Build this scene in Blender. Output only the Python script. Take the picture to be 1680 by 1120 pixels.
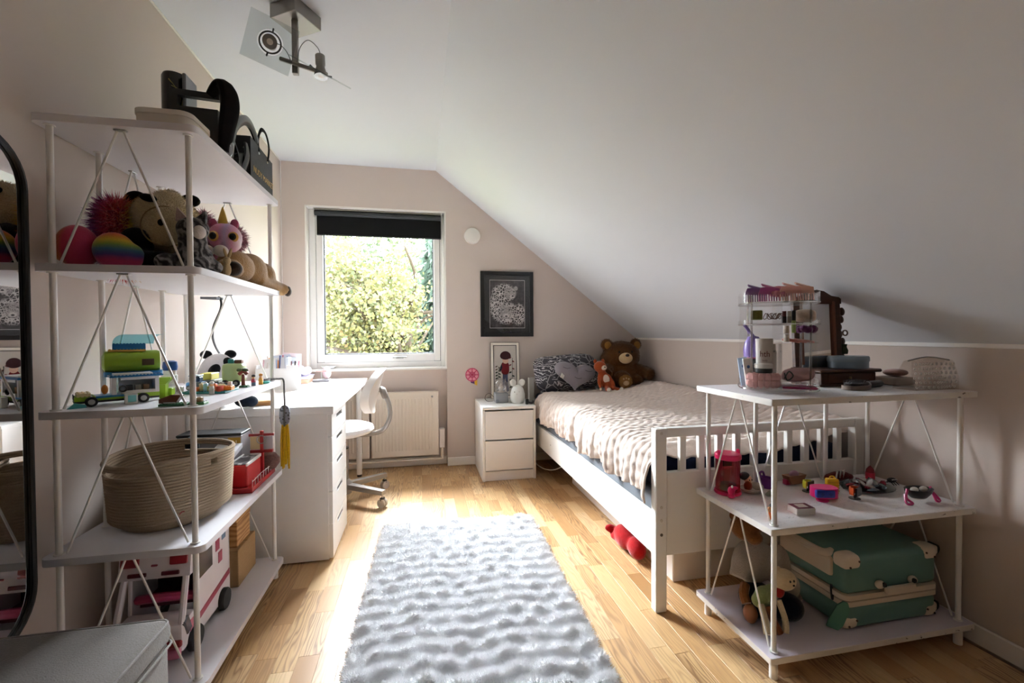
import bpy, bmesh, math, random
import numpy as np
from mathutils import Matrix, Vector, Euler
random.seed(7); RNG = np.random.default_rng(7)
for o in list(bpy.data.objects): bpy.data.objects.remove(o)
SC = bpy.context.scene; COL = SC.collection
PI = math.pi
# ------------------------------------------------------------------ camera
cd = bpy.data.cameras.new('camera'); cam = bpy.data.objects.new('camera', cd); COL.objects.link(cam)
cd.sensor_width = 36; cd.lens = 732.475 / 1680 * 36; cd.clip_start = .02
YAW, PIT, ROL = .2017, -.0177, -.0056
_r = Vector((math.cos(YAW), -math.sin(YAW), 0)); _f = Vector((math.sin(YAW), math.cos(YAW), 0)); _u = Vector((0, 0, 1))
_f2 = _f * math.cos(PIT) + _u * math.sin(PIT); _u2 = _u * math.cos(PIT) - _f * math.sin(PIT)
_r3 = _r * math.cos(ROL) + _u2 * math.sin(ROL); _u3 = _u2 * math.cos(ROL) - _r * math.sin(ROL)
cam.matrix_world = Matrix(((_r3.x, _u3.x, -_f2.x, 0), (_r3.y, _u3.y, -_f2.y, 0), (_r3.z, _u3.z, -_f2.z, 1.07), (0, 0, 0, 1)))
SC.camera = cam
# ------------------------------------------------------------------ daylight
W = bpy.data.worlds.new('overcast_sky'); SC.world = W; W.use_nodes = True
bg = W.node_tree.nodes['Background']; bg.inputs[0].default_value = (.87, .94, 1, 1); bg.inputs[1].default_value = 6.2
sd = bpy.data.lights.new('hazy_sun', 'SUN'); sd.energy = 50.0; sd.angle = math.radians(60); sd.color = (.86, .94, 1)
sun = bpy.data.objects.new('hazy_sun', sd); COL.objects.link(sun)
sun.rotation_euler = (Vector((.15, -.86, -.48))).to_track_quat('-Z', 'Y').to_euler(); sun.location = (0, 8, 6)
for nm, c, sx, sz, rz in (('window_portal', (-.32, 3.86, 1.4), 1.0, 1.15, 0),):
    ld = bpy.data.lights.new(nm, 'AREA'); ld.shape = 'RECTANGLE'; ld.size = sx; ld.size_y = sz; ld.cycles.is_portal = True
    lo = bpy.data.objects.new(nm, ld); COL.objects.link(lo); lo.location = c; lo.rotation_euler = (-PI / 2, 0, rz)
SC.view_settings.view_transform = 'Standard'; SC.view_settings.look = 'None'; SC.view_settings.gamma = 1
SC.view_settings.use_curve_mapping = False; SC.view_settings.exposure = 1.27
SC.cycles.max_bounces = 10; SC.cycles.diffuse_bounces = 6; SC.cycles.transparent_max_bounces = 24
SC.cycles.sample_clamp_indirect = 6; SC.cycles.caustics_reflective = False; SC.cycles.caustics_refractive = False
# ------------------------------------------------------------------ materials
def lin(h):
    if not isinstance(h, str): return tuple(h)
    h = h.lstrip('#'); c = [int(h[i:i + 2], 16) / 255 for i in (0, 2, 4)]
    return tuple(x / 12.92 if x < .04045 else ((x + .055) / 1.055) ** 2.4 for x in c)
class NT:
    def __init__(s, m): s.t = m.node_tree; s.b = s.t.nodes['Principled BSDF']; s.co = None
    def n(s, typ, **k):
        x = s.t.nodes.new('ShaderNode' + typ)
        for a, v in k.items(): setattr(x, a, v)
        return x
    def l(s, a, b): s.t.links.new(a, b)
    def obj(s):
        if not s.co: s.co = s.n('TexCoord')
        return s.co.outputs['Object']
    def math(s, op, a, b=None, c=None):
        x = s.n('Math', operation=op)
        for i, v in enumerate((a, b, c)):
            if v is None: continue
            if hasattr(v, 'links'): s.l(v, x.inputs[i])
            else: x.inputs[i].default_value = v
        return x.outputs[0]
    def noise(s, scale, detail=3, vec=None, dist=0):
        x = s.n('TexNoise'); x.inputs['Scale'].default_value = scale; x.inputs['Detail'].default_value = detail
        x.inputs['Distortion'].default_value = dist; s.l(vec or s.obj(), x.inputs['Vector']); return x.outputs[0]
    def map(s, sc, vec=None, loc=(0, 0, 0), rot=(0, 0, 0)):
        x = s.n('Mapping'); x.inputs['Scale'].default_value = sc; x.inputs['Location'].default_value = loc; x.inputs['Rotation'].default_value = rot
        s.l(vec or s.obj(), x.inputs['Vector']); return x.outputs[0]
    def ramp(s, fac, stops, interp='LINEAR'):
        x = s.n('ValToRGB'); x.color_ramp.interpolation = interp; e = x.color_ramp.elements
        while len(e) < len(stops): e.new(.5)
        for k, (p, c) in zip(e, stops): k.position = p; k.color = (*lin(c), 1)
        s.l(fac, x.inputs[0]); return x.outputs[0]
    def mix(s, fac, a, b):
        x = s.n('Mix', data_type='RGBA')
        for i, v in ((0, fac), (6, a), (7, b)):
            if hasattr(v, 'links'): s.l(v, x.inputs[i])
            elif i == 0: x.inputs[0].default_value = v
            else: x.inputs[i].default_value = (*lin(v), 1)
        return x.outputs[2]
    def bump(s, h, strength=.3, dist=.002):
        x = s.n('Bump'); x.inputs['Strength'].default_value = strength; x.inputs['Distance'].default_value = dist
        s.l(h, x.inputs['Height']); s.l(x.outputs[0], s.b.inputs['Normal'])
    def color(s, c): s.l(c, s.b.inputs['Base Color'])
MATS = {}
def new_mat(name, col=(.8, .8, .8), rough=.5, metal=0., sheen=0., spec=.5):
    m = bpy.data.materials.new(name); m.use_nodes = True; b = m.node_tree.nodes['Principled BSDF']
    b.inputs['Base Color'].default_value = (*lin(col), 1); b.inputs['Roughness'].default_value = rough; b.inputs['Metallic'].default_value = metal
    b.inputs['Specular IOR Level'].default_value = spec
    if sheen: b.inputs['Sheen Weight'].default_value = sheen; b.inputs['Sheen Roughness'].default_value = .4
    return m
def P(col, rough=.45, metal=0., spec=.5):            # plain smooth material (plastic, lacquer, metal)
    k = ('p', col, rough, metal, spec)
    if k not in MATS:
        m = new_mat('lacquer_%s' % str(col).strip('#'), col, rough, metal, 0, spec); t = NT(m)
        n = t.noise(60, 2); t.l(t.math('MULTIPLY_ADD', n, .12, rough - .06), t.b.inputs['Roughness']); MATS[k] = m
    return MATS[k]
def F(col, col2=None, scale=90, bump=.5, sheen=.4):  # fabric / plush
    k = ('f', col, col2, scale, bump)
    if k not in MATS:
        m = new_mat('plush_%s' % str(col).strip('#'), col, .9, 0, sheen, .1); t = NT(m)
        n = t.noise(scale, 5); t.color(t.mix(n, col, col2 or tuple(c * .72 for c in lin(col)))); t.bump(t.noise(scale * 2.2, 4), bump, .004); MATS[k] = m
    return MATS[k]
def clear(name, col=(1, 1, 1), rough=.03, alpha=.12, ior=1.45):   # thin clear sheet: transparent with a real reflection
    k = ('c', name)
    if k in MATS: return MATS[k]
    m = bpy.data.materials.new(name); m.use_nodes = True; t = m.node_tree; t.nodes.clear()
    out = t.nodes.new('ShaderNodeOutputMaterial'); tr = t.nodes.new('ShaderNodeBsdfTransparent'); tr.inputs[0].default_value = (*lin(col), 1)
    gl = t.nodes.new('ShaderNodeBsdfGlossy'); gl.inputs['Roughness'].default_value = rough
    fr = t.nodes.new('ShaderNodeLayerWeight'); fr.inputs[0].default_value = .5
    pw_ = t.nodes.new('ShaderNodeMath'); pw_.operation = 'POWER'; pw_.inputs[1].default_value = 4; t.links.new(fr.outputs['Facing'], pw_.inputs[0])
    ad = t.nodes.new('ShaderNodeMath'); ad.operation = 'MULTIPLY_ADD'; ad.inputs[1].default_value = .5; ad.inputs[2].default_value = .03 + alpha * .12; t.links.new(pw_.outputs[0], ad.inputs[0])
    mx = t.nodes.new('ShaderNodeMixShader'); t.links.new(ad.outputs[0], mx.inputs[0]); t.links.new(tr.outputs[0], mx.inputs[1]); t.links.new(gl.outputs[0], mx.inputs[2])
    t.links.new(mx.outputs[0], out.inputs[0]); MATS[k] = m; return m
# ------------------------------------------------------------------ mesh building
def rotm(rx=0, ry=0, rz=0, loc=(0, 0, 0), sc=1): return Matrix.LocRotScale(Vector(loc), Euler((rx, ry, rz)), Vector((sc, sc, sc)))
class MB:
    def __init__(s, xf=None): s.v = []; s.f = []; s.xf = xf
    def add(s, vs, fs, xf=None):
        o = len(s.v); x = s.xf @ xf if (s.xf and xf) else (xf or s.xf)
        s.v += [tuple(x @ Vector(p)) for p in vs] if x else [tuple(p) for p in vs]
        s.f += [tuple(i + o for i in q) for q in fs]; return s
    def box(s, x0, y0, z0, x1, y1, z1, b=0, xf=None, seg=1):
        if b <= 0:
            return s.add([(x0, y0, z0), (x1, y0, z0), (x1, y1, z0), (x0, y1, z0), (x0, y0, z1), (x1, y0, z1), (x1, y1, z1), (x0, y1, z1)],
                         [(0, 3, 2, 1), (4, 5, 6, 7), (0, 1, 5, 4), (1, 2, 6, 5), (2, 3, 7, 6), (3, 0, 4, 7)], xf)
        bm = bmesh.new(); bmesh.ops.create_cube(bm, size=1)
        for v in bm.verts: v.co = Vector(((x0 + x1) / 2 + v.co.x * (x1 - x0), (y0 + y1) / 2 + v.co.y * (y1 - y0), (z0 + z1) / 2 + v.co.z * (z1 - z0)))
        bmesh.ops.bevel(bm, geom=list(bm.edges), offset=min(b, .49 * min(abs(x1 - x0), abs(y1 - y0), abs(z1 - z0))), segments=seg, affect='EDGES', profile=.5)
        return s.bm(bm, xf)
    def bm(s, bm, xf=None):
        bm.verts.index_update(); s.add([tuple(v.co) for v in bm.verts], [tuple(v.index for v in f.verts) for f in bm.faces], xf); bm.free(); return s
    def cbox(s, c, d, b=0, xf=None, seg=1): return s.box(c[0] - d[0] / 2, c[1] - d[1] / 2, c[2] - d[2] / 2, c[0] + d[0] / 2, c[1] + d[1] / 2, c[2] + d[2] / 2, b, xf, seg)
    def tube(s, pts, r, n=8, closed=False, flat=1., xf=None, caps=True, up=None):
        pts = [Vector(p) for p in pts]; m = len(pts); rs = r if isinstance(r, (list, tuple)) else [r] * m
        vs = []; fs = []; N = Vector(up) if up else None
        for i, p in enumerate(pts):
            a = pts[(i - 1) % m] if (closed or i > 0) else p; b = pts[(i + 1) % m] if (closed or i < m - 1) else p
            t = (b - a); t = t.normalized() if t.length > 1e-9 else Vector((0, 0, 1))
            if N is None: N = Vector((0, 0, 1)) if abs(t.z) < .9 else Vector((1, 0, 0))
            N = (N - t * N.dot(t)); N = N.normalized() if N.length > 1e-6 else t.orthogonal().normalized()
            B = t.cross(N)
            for k in range(n):
                a_ = 2 * PI * k / n + PI / n; vs.append(p + N * (math.cos(a_) * rs[i] * flat) + B * (math.sin(a_) * rs[i]))
        for i in range(m if closed else m - 1):
            j = (i + 1) % m
            for k in range(n): fs.append((i * n + k, i * n + (k + 1) % n, j * n + (k + 1) % n, j * n + k))
        if caps and not closed: fs.append(tuple(range(n - 1, -1, -1))); fs.append(tuple((m - 1) * n + k for k in range(n)))
        return s.add(vs, fs, xf)
    def cyl(s, p0, p1, r, r1=None, n=16, xf=None): return s.tube([p0, p1], [r, r if r1 is None else r1], n, xf=xf)
    def lathe(s, prof, c=(0, 0, 0), n=24, xf=None, sx=1, sy=1, close=False):
        vs = []; fs = []; m = len(prof)
        for r, z in prof:
            for k in range(n): vs.append((c[0] + r * sx * math.cos(2 * PI * k / n), c[1] + r * sy * math.sin(2 * PI * k / n), c[2] + z))
        for i in range(m if close else m - 1):
            j = (i + 1) % m
            for k in range(n): fs.append((i * n + k, i * n + (k + 1) % n, j * n + (k + 1) % n, j * n + k))
        if not close:
            if prof[0][0] > 1e-5: fs.append(tuple(range(n - 1, -1, -1)))
            if prof[-1][0] > 1e-5: fs.append(tuple((m - 1) * n + k for k in range(n)))
        return s.add(vs, fs, xf)
    def ell(s, c, r, rot=(0, 0, 0), u=18, v=12, xf=None):
        r = (r, r, r) if not isinstance(r, (list, tuple)) else r; M = Matrix.Translation(Vector(c)) @ Euler(rot).to_matrix().to_4x4()
        vs = [M @ Vector((0, 0, -r[2]))]
        for j in range(1, v):
            t = -PI / 2 + PI * j / v
            for k in range(u): vs.append(M @ Vector((r[0] * math.cos(t) * math.cos(2 * PI * k / u), r[1] * math.cos(t) * math.sin(2 * PI * k / u), r[2] * math.sin(t))))
        vs.append(M @ Vector((0, 0, r[2]))); fs = [(0, 1 + (k + 1) % u, 1 + k) for k in range(u)]
        for j in range(v - 2):
            for k in range(u): a = 1 + j * u; fs.append((a + k, a + (k + 1) % u, a + u + (k + 1) % u, a + u + k))
        a = 1 + (v - 2) * u; fs += [(a + k, a + (k + 1) % u, len(vs) - 1) for k in range(u)]
        return s.add(vs, fs, xf)
    def prism(s, poly, lo, hi, ax='z', xf=None):
        m = len(poly); A = sum(poly[i][0] * poly[(i + 1) % m][1] - poly[(i + 1) % m][0] * poly[i][1] for i in range(m))
        f3 = {'z': lambda a, b, c: (a, b, c), 'y': lambda a, b, c: (a, c, b), 'x': lambda a, b, c: (c, a, b)}[ax]
        vs = [f3(a, b, lo) for a, b in poly] + [f3(a, b, hi) for a, b in poly]
        fl = (A > 0) != (ax == 'y')
        fs = [tuple(range(m - 1, -1, -1)), tuple(range(m, 2 * m))] + [(i, (i + 1) % m, m + (i + 1) % m, m + i) for i in range(m)]
        if not fl: fs = [q[::-1] for q in fs]
        return s.add(vs, fs, xf)
    def grid(s, fn, nu, nv, cu=False, xf=None):
        vs = [fn(i / (nu if cu else nu - 1), j / (nv - 1)) for j in range(nv) for i in range(nu)]; fs = []
        for j in range(nv - 1):
            for i in range(nu if cu else nu - 1): fs.append((j * nu + i, j * nu + (i + 1) % nu, (j + 1) * nu + (i + 1) % nu, (j + 1) * nu + i))
        return s.add(vs, fs, xf)
    def ring(s, c, R, r, n=28, k=8, nrm=(0, 0, 1), xf=None):
        q = Vector(nrm).to_track_quat('Z', 'Y').to_matrix(); c = Vector(c)
        return s.tube([c + q @ Vector((R * math.cos(2 * PI * i / n), R * math.sin(2 * PI * i / n), 0)) for i in range(n)], r, k, True, xf=xf)
    def build(s, name, mat, parent=None, loc=None, ang=35, kind=None, label=None): return link(name, s.v, s.f, mat, parent, loc, ang, kind, label)
def root_loc(o):
    while o.parent: o = o.parent
    return o.location
def link(name, v, f, mat, parent=None, loc=None, ang=35, kind=None, label=None):
    v = np.asarray(v, dtype=float)
    if parent is not None: L = np.array(root_loc(parent))
    elif loc is not None: L = np.array(loc, dtype=float)
    else: L = np.array([(v[:, 0].min() + v[:, 0].max()) / 2, (v[:, 1].min() + v[:, 1].max()) / 2, v[:, 2].min()])
    me = bpy.data.meshes.new(name); me.from_pydata((v - L).tolist(), [], f); me.update(); finish(me, mat, ang)
    return place(name, me, parent, L, kind, label)
def finish(me, mat, ang=35):
    me.materials.clear(); me.materials.append(mat)
    if ang:
        me.polygons.foreach_set('use_smooth', [True] * len(me.polygons)); me.set_sharp_from_angle(angle=math.radians(ang))
def place(name, me, parent, L, kind=None, label=None):
    o = bpy.data.objects.new(name, me); COL.objects.link(o)
    if parent is not None: o.parent = parent
    else: o.location = L
    if kind: o['kind'] = kind
    if label: o['label'] = label
    return o
def tag(o, label, cat, group=None):
    o['label'] = label; o['category'] = cat
    if group: o['group'] = group
    return o
def thing(name, label, cat, loc, group=None):
    o = bpy.data.objects.new(name, None); COL.objects.link(o); o.location = loc; o.empty_display_size = .05
    return tag(o, label, cat, group)
def struct(o): o['kind'] = 'structure'; return o
def blob(name, ells, mat, parent, vox=.006, it=6, loc=None, tubes=()):
    """ellipsoids (and tubes) fused into ONE continuous skin"""
    b = MB()
    for e in ells: b.ell(e[0], e[1], e[2] if len(e) > 2 else (0, 0, 0), 20, 14)
    for t in tubes: b.tube(t[0], t[1], 12)
    v = np.array(b.v); L = np.array(root_loc(parent)) if parent is not None else (np.array(loc) if loc else np.array([v[:, 0].mean(), v[:, 1].mean(), v[:, 2].min()]))
    me = bpy.data.meshes.new('tmp'); me.from_pydata((v - L).tolist(), [], b.f); me.update()
    o = bpy.data.objects.new('tmp', me); COL.objects.link(o)
    r = o.modifiers.new('r', 'REMESH'); r.mode = 'VOXEL'; r.voxel_size = vox; q = o.modifiers.new('s', 'SMOOTH'); q.iterations = it; q.factor = .6
    dg = bpy.context.evaluated_depsgraph_get(); m2 = bpy.data.meshes.new_from_object(o.evaluated_get(dg)); bpy.data.objects.remove(o)
    m2.name = name; finish(m2, mat, 0); m2.polygons.foreach_set('use_smooth', [True] * len(m2.polygons))
    return place(name, m2, parent, L)
def fur(o, n, L, w, mat, name='fur', droop=.25, jit=.5, parent=None):
    """short pile standing on an existing mesh, as real blades"""
    me = o.data; me.calc_loop_triangles(); co = np.empty(len(me.vertices) * 3); me.vertices.foreach_get('co', co); co = co.reshape(-1, 3)
    t = np.array([x.vertices[:] for x in me.loop_triangles]); a, b, c = co[t[:, 0]], co[t[:, 1]], co[t[:, 2]]
    nr = np.cross(b - a, c - a); ar = np.linalg.norm(nr, axis=1); k = RNG.choice(len(t), n, p=ar / ar.sum()); u = RNG.random((n, 1)); v = RNG.random((n, 1)); sw = (u + v) > 1
    u = np.where(sw, 1 - u, u); v = np.where(sw, 1 - v, v); p = a[k] + (b[k] - a[k]) * u + (c[k] - a[k]) * v; N = nr[k] / np.maximum(ar[k][:, None], 1e-12)
    d = N + RNG.normal(0, jit, (n, 3)) * .6; d[:, 2] -= droop; d /= np.linalg.norm(d, axis=1)[:, None]
    sd = np.cross(d, RNG.normal(0, 1, (n, 3))); sd /= np.linalg.norm(sd, axis=1)[:, None]; ln = L * (.6 + .7 * RNG.random((n, 1)))
    V = np.stack([p - sd * w - N * L * .1, p + sd * w - N * L * .1, p + d * ln], 1).reshape(-1, 3); Fc = np.arange(3 * n).reshape(-1, 3)
    m = bpy.data.meshes.new(name); m.from_pydata(V.tolist(), [], Fc.tolist()); m.update(); finish(m, mat, 0)
    q = place(name, m, parent or o, (0, 0, 0)); q['kind'] = 'stuff'; return q
def text(s, size, xf, mat, name, parent, ext=.0004, font_align='CENTER'):
    cu = bpy.data.curves.new(name, 'FONT'); cu.body = s; cu.size = size; cu.align_x = font_align; cu.align_y = 'CENTER'; cu.extrude = ext
    o = bpy.data.objects.new(name, cu); COL.objects.link(o); dg = bpy.context.evaluated_depsgraph_get()
    me = bpy.data.meshes.new_from_object(o.evaluated_get(dg)); bpy.data.objects.remove(o)
    me.transform(Matrix.Translation(-root_loc(parent)) @ xf); finish(me, mat, 0); return place(name, me, parent, (0, 0, 0))
def superell(cx, cy, a, b, n=4, k=32): # rounded rectangle outline
    out = []
    for i in range(k):
        t = 2 * PI * i / k; c, s_ = math.cos(t), math.sin(t)
        out.append((cx + a * abs(c) ** (2 / n) * (1 if c >= 0 else -1), cy + b * abs(s_) ** (2 / n) * (1 if s_ >= 0 else -1)))
    return out
def rrect(x0, y0, x1, y1, r, k=6):
    out = []
    for cx, cy, a0 in ((x1 - r, y1 - r, 0), (x0 + r, y1 - r, PI / 2), (x0 + r, y0 + r, PI), (x1 - r, y0 + r, 1.5 * PI)):
        for i in range(k + 1): a = a0 + PI / 2 * i / k; out.append((cx + r * math.cos(a), cy + r * math.sin(a)))
    return out
def bez(p, n=16): # Catmull-Rom through points
    p = [Vector(q) for q in p]; out = []
    for i in range(len(p) - 1):
        a = p[max(i - 1, 0)]; b = p[i]; c = p[i + 1]; d = p[min(i + 2, len(p) - 1)]
        for k in range(n):
            t = k / n; out.append(.5 * ((2 * b) + (c - a) * t + (2 * a - 5 * b + 4 * c - d) * t * t + (3 * b - a - 3 * c + d) * t ** 3))
    return out + [p[-1]]
WHITE = P('#f1efec', .4); WHITE2 = P('#e9e6e2', .5); BLACK = P('#0b0b0c', .35); DGREY = P('#3a3a3c', .5); GREY = P('#8d8a88', .45); STEEL = P('#a7a6a3', .3, .9)
# ------------------------------------------------------------------ room shell
XL, XR, YB, YF, ZC, ZK, XRD = -1.019, 1.861, 3.642, -2.6, 2.374, 1.024, .129
SL = (ZC - ZK) / (XR - XRD)
def paint(name, col, bump=.15):
    m = new_mat(name, col, .85, spec=.2); t = NT(m); t.color(t.mix(t.noise(2.5, 2), col, tuple(c * .97 for c in lin(col)))); t.bump(t.noise(420, 2), bump, .0006); return m
PINK = paint('rose_beige_wall_paint', '#d0c2b9'); CEIL = paint('matt_white_ceiling_paint', '#dcdfe5', .1); TRIM = P('#efebe6', .4)
W0, W1, WT, WB = -.853, .206, 2.054, .805
def zc(x): return ZC if x < XRD else ZC - (x - XRD) * SL
b = MB(); T = .16
b.prism([(XL - .1, -.1), (W0, -.1), (W0, ZC), (XL - .1, ZC)], YB, YB + T, 'y')
b.prism([(W0, WT), (W1, WT), (W1, zc(W1)), (XRD, ZC), (W0, ZC)], YB, YB + T, 'y')
b.prism([(W1, -.1), (XR, -.1), (XR, ZK), (W1, zc(W1))], YB, YB + T, 'y')
b.box(W0, YB + .07, -.1, W1, YB + T, WB)
struct(b.build('wall_back', PINK))
struct(MB().box(XL - .1, YF, -.1, XL, YB, ZC).build('wall_left', PINK))
struct(MB().box(XR, YF, -.1, XR + .1, YB + T, ZK).build('wall_right', PINK))
b = MB(); b.prism([(XL - .1, -.1), (XR + .1, -.1), (XR + .1, ZK), (XR, ZK), (XRD, ZC), (XL - .1, ZC)], YF - .14, YF, 'y')
struct(b.build('wall_rear', paint('bounce_cutting_brown', '#5d4c42')))  # unseen wall, set back and coloured dark to cut bounced light
b = MB(); b.prism([(XL - .1, ZC), (XRD, ZC), (XR + .1, zc(XR + .1)), (XR + .1, zc(XR + .1) + .12), (XRD + .05, ZC + .12), (XL - .1, ZC + .12)], YF - .14, YB + T, 'y')
struct(b.build('ceiling', CEIL, ang=20))
struct(MB().box(XR - .006, YF, ZK - .012, XR, YB, ZK + .004, .002).build('trim_1', TRIM))
struct(MB().box(XL, YF, ZC - .008, XL + .008, YB, ZC, .002).build('trim_2', TRIM))
struct(MB().box(XL, YB - .006, 0, XL + .006, YB, ZC - .01, .001).build('trim_3', TRIM))
def base(n, *a): struct(MB().box(*a, .004).build('baseboard_' + n, TRIM))
base('back', W1 + .0, YB - .012, 0, XR, YB, .068); base('niche', W0, YB + .058, 0, W1, YB + .07, .068); base('back_corner', XL, YB - .012, 0, W0, YB, .068)
base('left', XL, YF, 0, XL + .012, YB, .068); base('right', XR - .012, YF, 0, XR, YB - .013, .068)
# floor: three-strip pine parquet, every strip a board of its own
def plankmat():
    m = new_mat('oiled_ash_strip', '#c89a62', .38); t = NT(m); oi = t.n('ObjectInfo'); rnd = oi.outputs['Random']
    off = t.n('CombineXYZ'); t.l(t.math('MULTIPLY', rnd, 37.), off.inputs[0]); t.l(t.math('MULTIPLY', rnd, 91.), off.inputs[1])
    va = t.n('VectorMath', operation='ADD'); t.l(t.obj(), va.inputs[0]); t.l(off.outputs[0], va.inputs[1]); v = va.outputs[0]
    big = t.noise(1, 2, t.map((9, 1.3, 1), v), .6)
    w = t.n('TexWave', wave_type='BANDS', bands_direction='X'); w.inputs['Scale'].default_value = 9; w.inputs['Distortion'].default_value = 26; w.inputs['Detail'].default_value = 2
    w.inputs['Detail Scale'].default_value = .9; t.l(t.map((2.4, .33, 1), v), w.inputs['Vector'])
    fine = t.noise(1, 4, t.map((260, 7, 1), v)); basec = t.ramp(rnd, [(0, '#9d703f'), (.2, '#bd9160'), (.45, '#caa676'), (.6, '#d3b389'), (.8, '#b58650'), (1, '#cdaa7c')])
    str_ = t.math('MULTIPLY', t.math('SUBTRACT', 1.0, t.math('POWER', w.outputs[0], .55)), t.math('MULTIPLY_ADD', t.math('FRACT', t.math('MULTIPLY', rnd, 7.3)), 1.0, .0))
    c = t.mix(str_, basec, '#6f431d'); c = t.mix(t.math('MULTIPLY', t.math('SUBTRACT', fine, .4), .5), c, '#9a6a38'); c = t.mix(t.math('MULTIPLY', big, .25), c, '#e6cba2')
    t.color(c); t.bump(fine, .12, .0008); t.l(t.math('MULTIPLY_ADD', fine, .15, .3), t.b.inputs['Roughness']); return m
PLANK = plankmat()
fl = struct(MB().box(XL - .1, YF - .14, -.1, XR + .1, YB + T, -.013).build('floor', P('#7a5633', .8)))
def plank_mesh(L, w=.0676, h=.0125):
    q = MB().box(-w / 2, 0, -h, w / 2, L - .0005, 0, .0005).v; f = MB().box(-w / 2, 0, -h, w / 2, L - .0005, 0, .0005).f
    me = bpy.data.meshes.new('plank'); me.from_pydata(q, [], f); me.update(); finish(me, PLANK, 20); return me
LENS = [.18, .24, .31, .38, .46, .55]; PM = {L: plank_mesh(L) for L in LENS}
far_v = MB(); nv = 0; cand = []
for i in range(43):
    x = XL + .034 + i * .068
    if x > XR: break
    y = YF - random.random() * .4
    while y < YB + .06:
        L = random.choice(LENS); cand.append((x, y, L)); y += L
def vis(x, y):
    if y < .95 or y > 3.75: return False
    if x < -.62: return False
    if y > 1.6 and x > 1.05: return False
    if y > 3.2 and .45 < x < .85: return False
    return True
for x, y, L in cand:
    if vis(x, y + L / 2) and nv < 298:
        o = bpy.data.objects.new('plank', PM[L]); COL.objects.link(o); o.parent = fl; o.location = Vector((x, y, 0)) - fl.location; nv += 1
    else: far_v.box(x - .0338, y, -.0125, x + .0338, min(y + L - .0005, YB + .07), 0)
far_v.build('planks', PLANK, fl, kind='stuff', ang=0)
# window
wn = bpy.data.objects.new('window_1', None); COL.objects.link(wn); wn.location = (-.3235, 3.72, WB); wn['kind'] = 'structure'; wn['label'] = 'white tilt window with a single pane above the radiator'
YW = YB + .07
b = MB()
for a in ((W0, YB + .0, WB, W0 + .012, YB + T, WT), (W1 - .012, YB, WB, W1, YB + T, WT), (W0, YB, WT - .012, W1, YB + T, WT)): b.box(*a)
b.build('reveal', TRIM, wn)
b = MB(); fw = .05
b.box(W0 + .012, YW, WB, W0 + .012 + fw, YB + T, WT - .012, .004); b.box(W1 - .012 - .035, YW, WB, W1 - .012, YB + T, WT - .012, .004)
b.box(W0 + .062, YW + .0005, WT - .065, W1 - .047, YB + T, WT - .012, .001); b.box(W0 + .062, YW + .0005, WB, W1 - .047, YB + T, WB + .045, .001)
b.build('frame', WHITE, wn)
SX0, SX1, SZ0, SZ1 = W0 + .062, W1 - .047, WB + .045, WT - .065
b = MB()
b.box(SX0 + .003, YW - .012, SZ0 + .003, SX0 + .055, YB + .13, SZ1 - .002, .005); b.box(SX1 - .052, YW - .012, SZ0 + .003, SX1 - .003, YB + .13, SZ1 - .003, .005)
b.box(SX0 + .055, YW - .0115, SZ1 - .055, SX1 - .052, YB + .13, SZ1 - .002, .001); b.box(SX0 + .055, YW - .0115, SZ0 + .002, SX1 - .052, YB + .13, SZ0 + .062, .001)
sash = b.build('sash', WHITE, wn)
b = MB(); g0, g1, h0, h1 = SX0 + .054, SX1 - .051, SZ0 + .061, SZ1 - .054
for a in ((g0, h0, g0 + .009, h1), (g1 - .009, h0, g1, h1), (g0 + .009, h0, g1 - .009, h0 + .009), (g0 + .009, h1 - .009, g1 - .009, h1)): b.box(a[0], YW + .005, a[1], a[2], YW + .02, a[3])
b.build('gasket', P('#35373a', .6), sash)
b = MB()
for a in ((SX0 - .0005, SZ0, SX0 + .003, SZ1), (SX1 - .003, SZ0, SX1 + .0005, SZ1), (SX0 + .003, SZ0 - .0005, SX1 - .003, SZ0 + .003), (SX0 + .003, SZ1 - .003, SX1 - .003, SZ1 + .0005)): b.box(a[0], YW + .0012, a[1], a[2], YW + .03, a[3])
b.build('gap_shade', P('#55575a', .7), sash)  # dark strips stand in for the shaded gap between sash and frame
MB().box(g0, YW + .018, h0, g1, YW + .022, h1).build('pane', clear('window_glass', alpha=.02), sash)
b = MB(); hx = -.165; hz = SZ0 + .034
b.box(hx - .03, YW - .02, hz - .009, hx + .03, YW - .012, hz + .009, .003); b.tube(bez([(hx - .05, YW - .022, hz), (hx - .045, YW - .045, hz + .004), (hx, YW - .05, hz + .006), (hx + .045, YW - .045, hz + .004), (hx + .05, YW - .022, hz)], 5), .006, 8)
b.build('handle', STEEL, sash)
MB().box(W0 - .0, YB - .02, WB - .018, W1 + .0, YW + .005, WB, .003).build('window_sill', WHITE, wn)
# roller blind
rb = thing('roller_blind', 'black roller blind rolled down a little at the top of the window', 'blind', (-.32, YB + .04, 1.85))
bx0, bx1 = -.79, .175; yb = YB + .035
MB().cyl((bx0, yb, 2.005), (bx1, yb, 2.005), .02, n=20).build('roller', P('#1b1d20', .6), rb)
MB().box(bx0 + .012, yb + .012, 1.845, bx1 - .006, yb + .0135, 2.0).build('blind_fabric', F('#1d1d1d', '#141414', 300, .2, 0), rb)
MB().box(bx0 + .012, yb + .008, 1.838, bx1 - .006, yb + .018, 1.85, .003).build('bottom_bar', P('#17171a', .5), rb)
MB().box(bx0 - .005, yb - .01, 2.03, bx1 + .005, yb + .025, 2.0405, .002).build('head_rail', P('#8f8a80', .4, .4), rb)
for x in (bx0, bx1): MB().box(x - .006, yb - .025, 1.975, x, yb + .025, 2.04, .003).build('bracket', WHITE2, rb)
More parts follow.
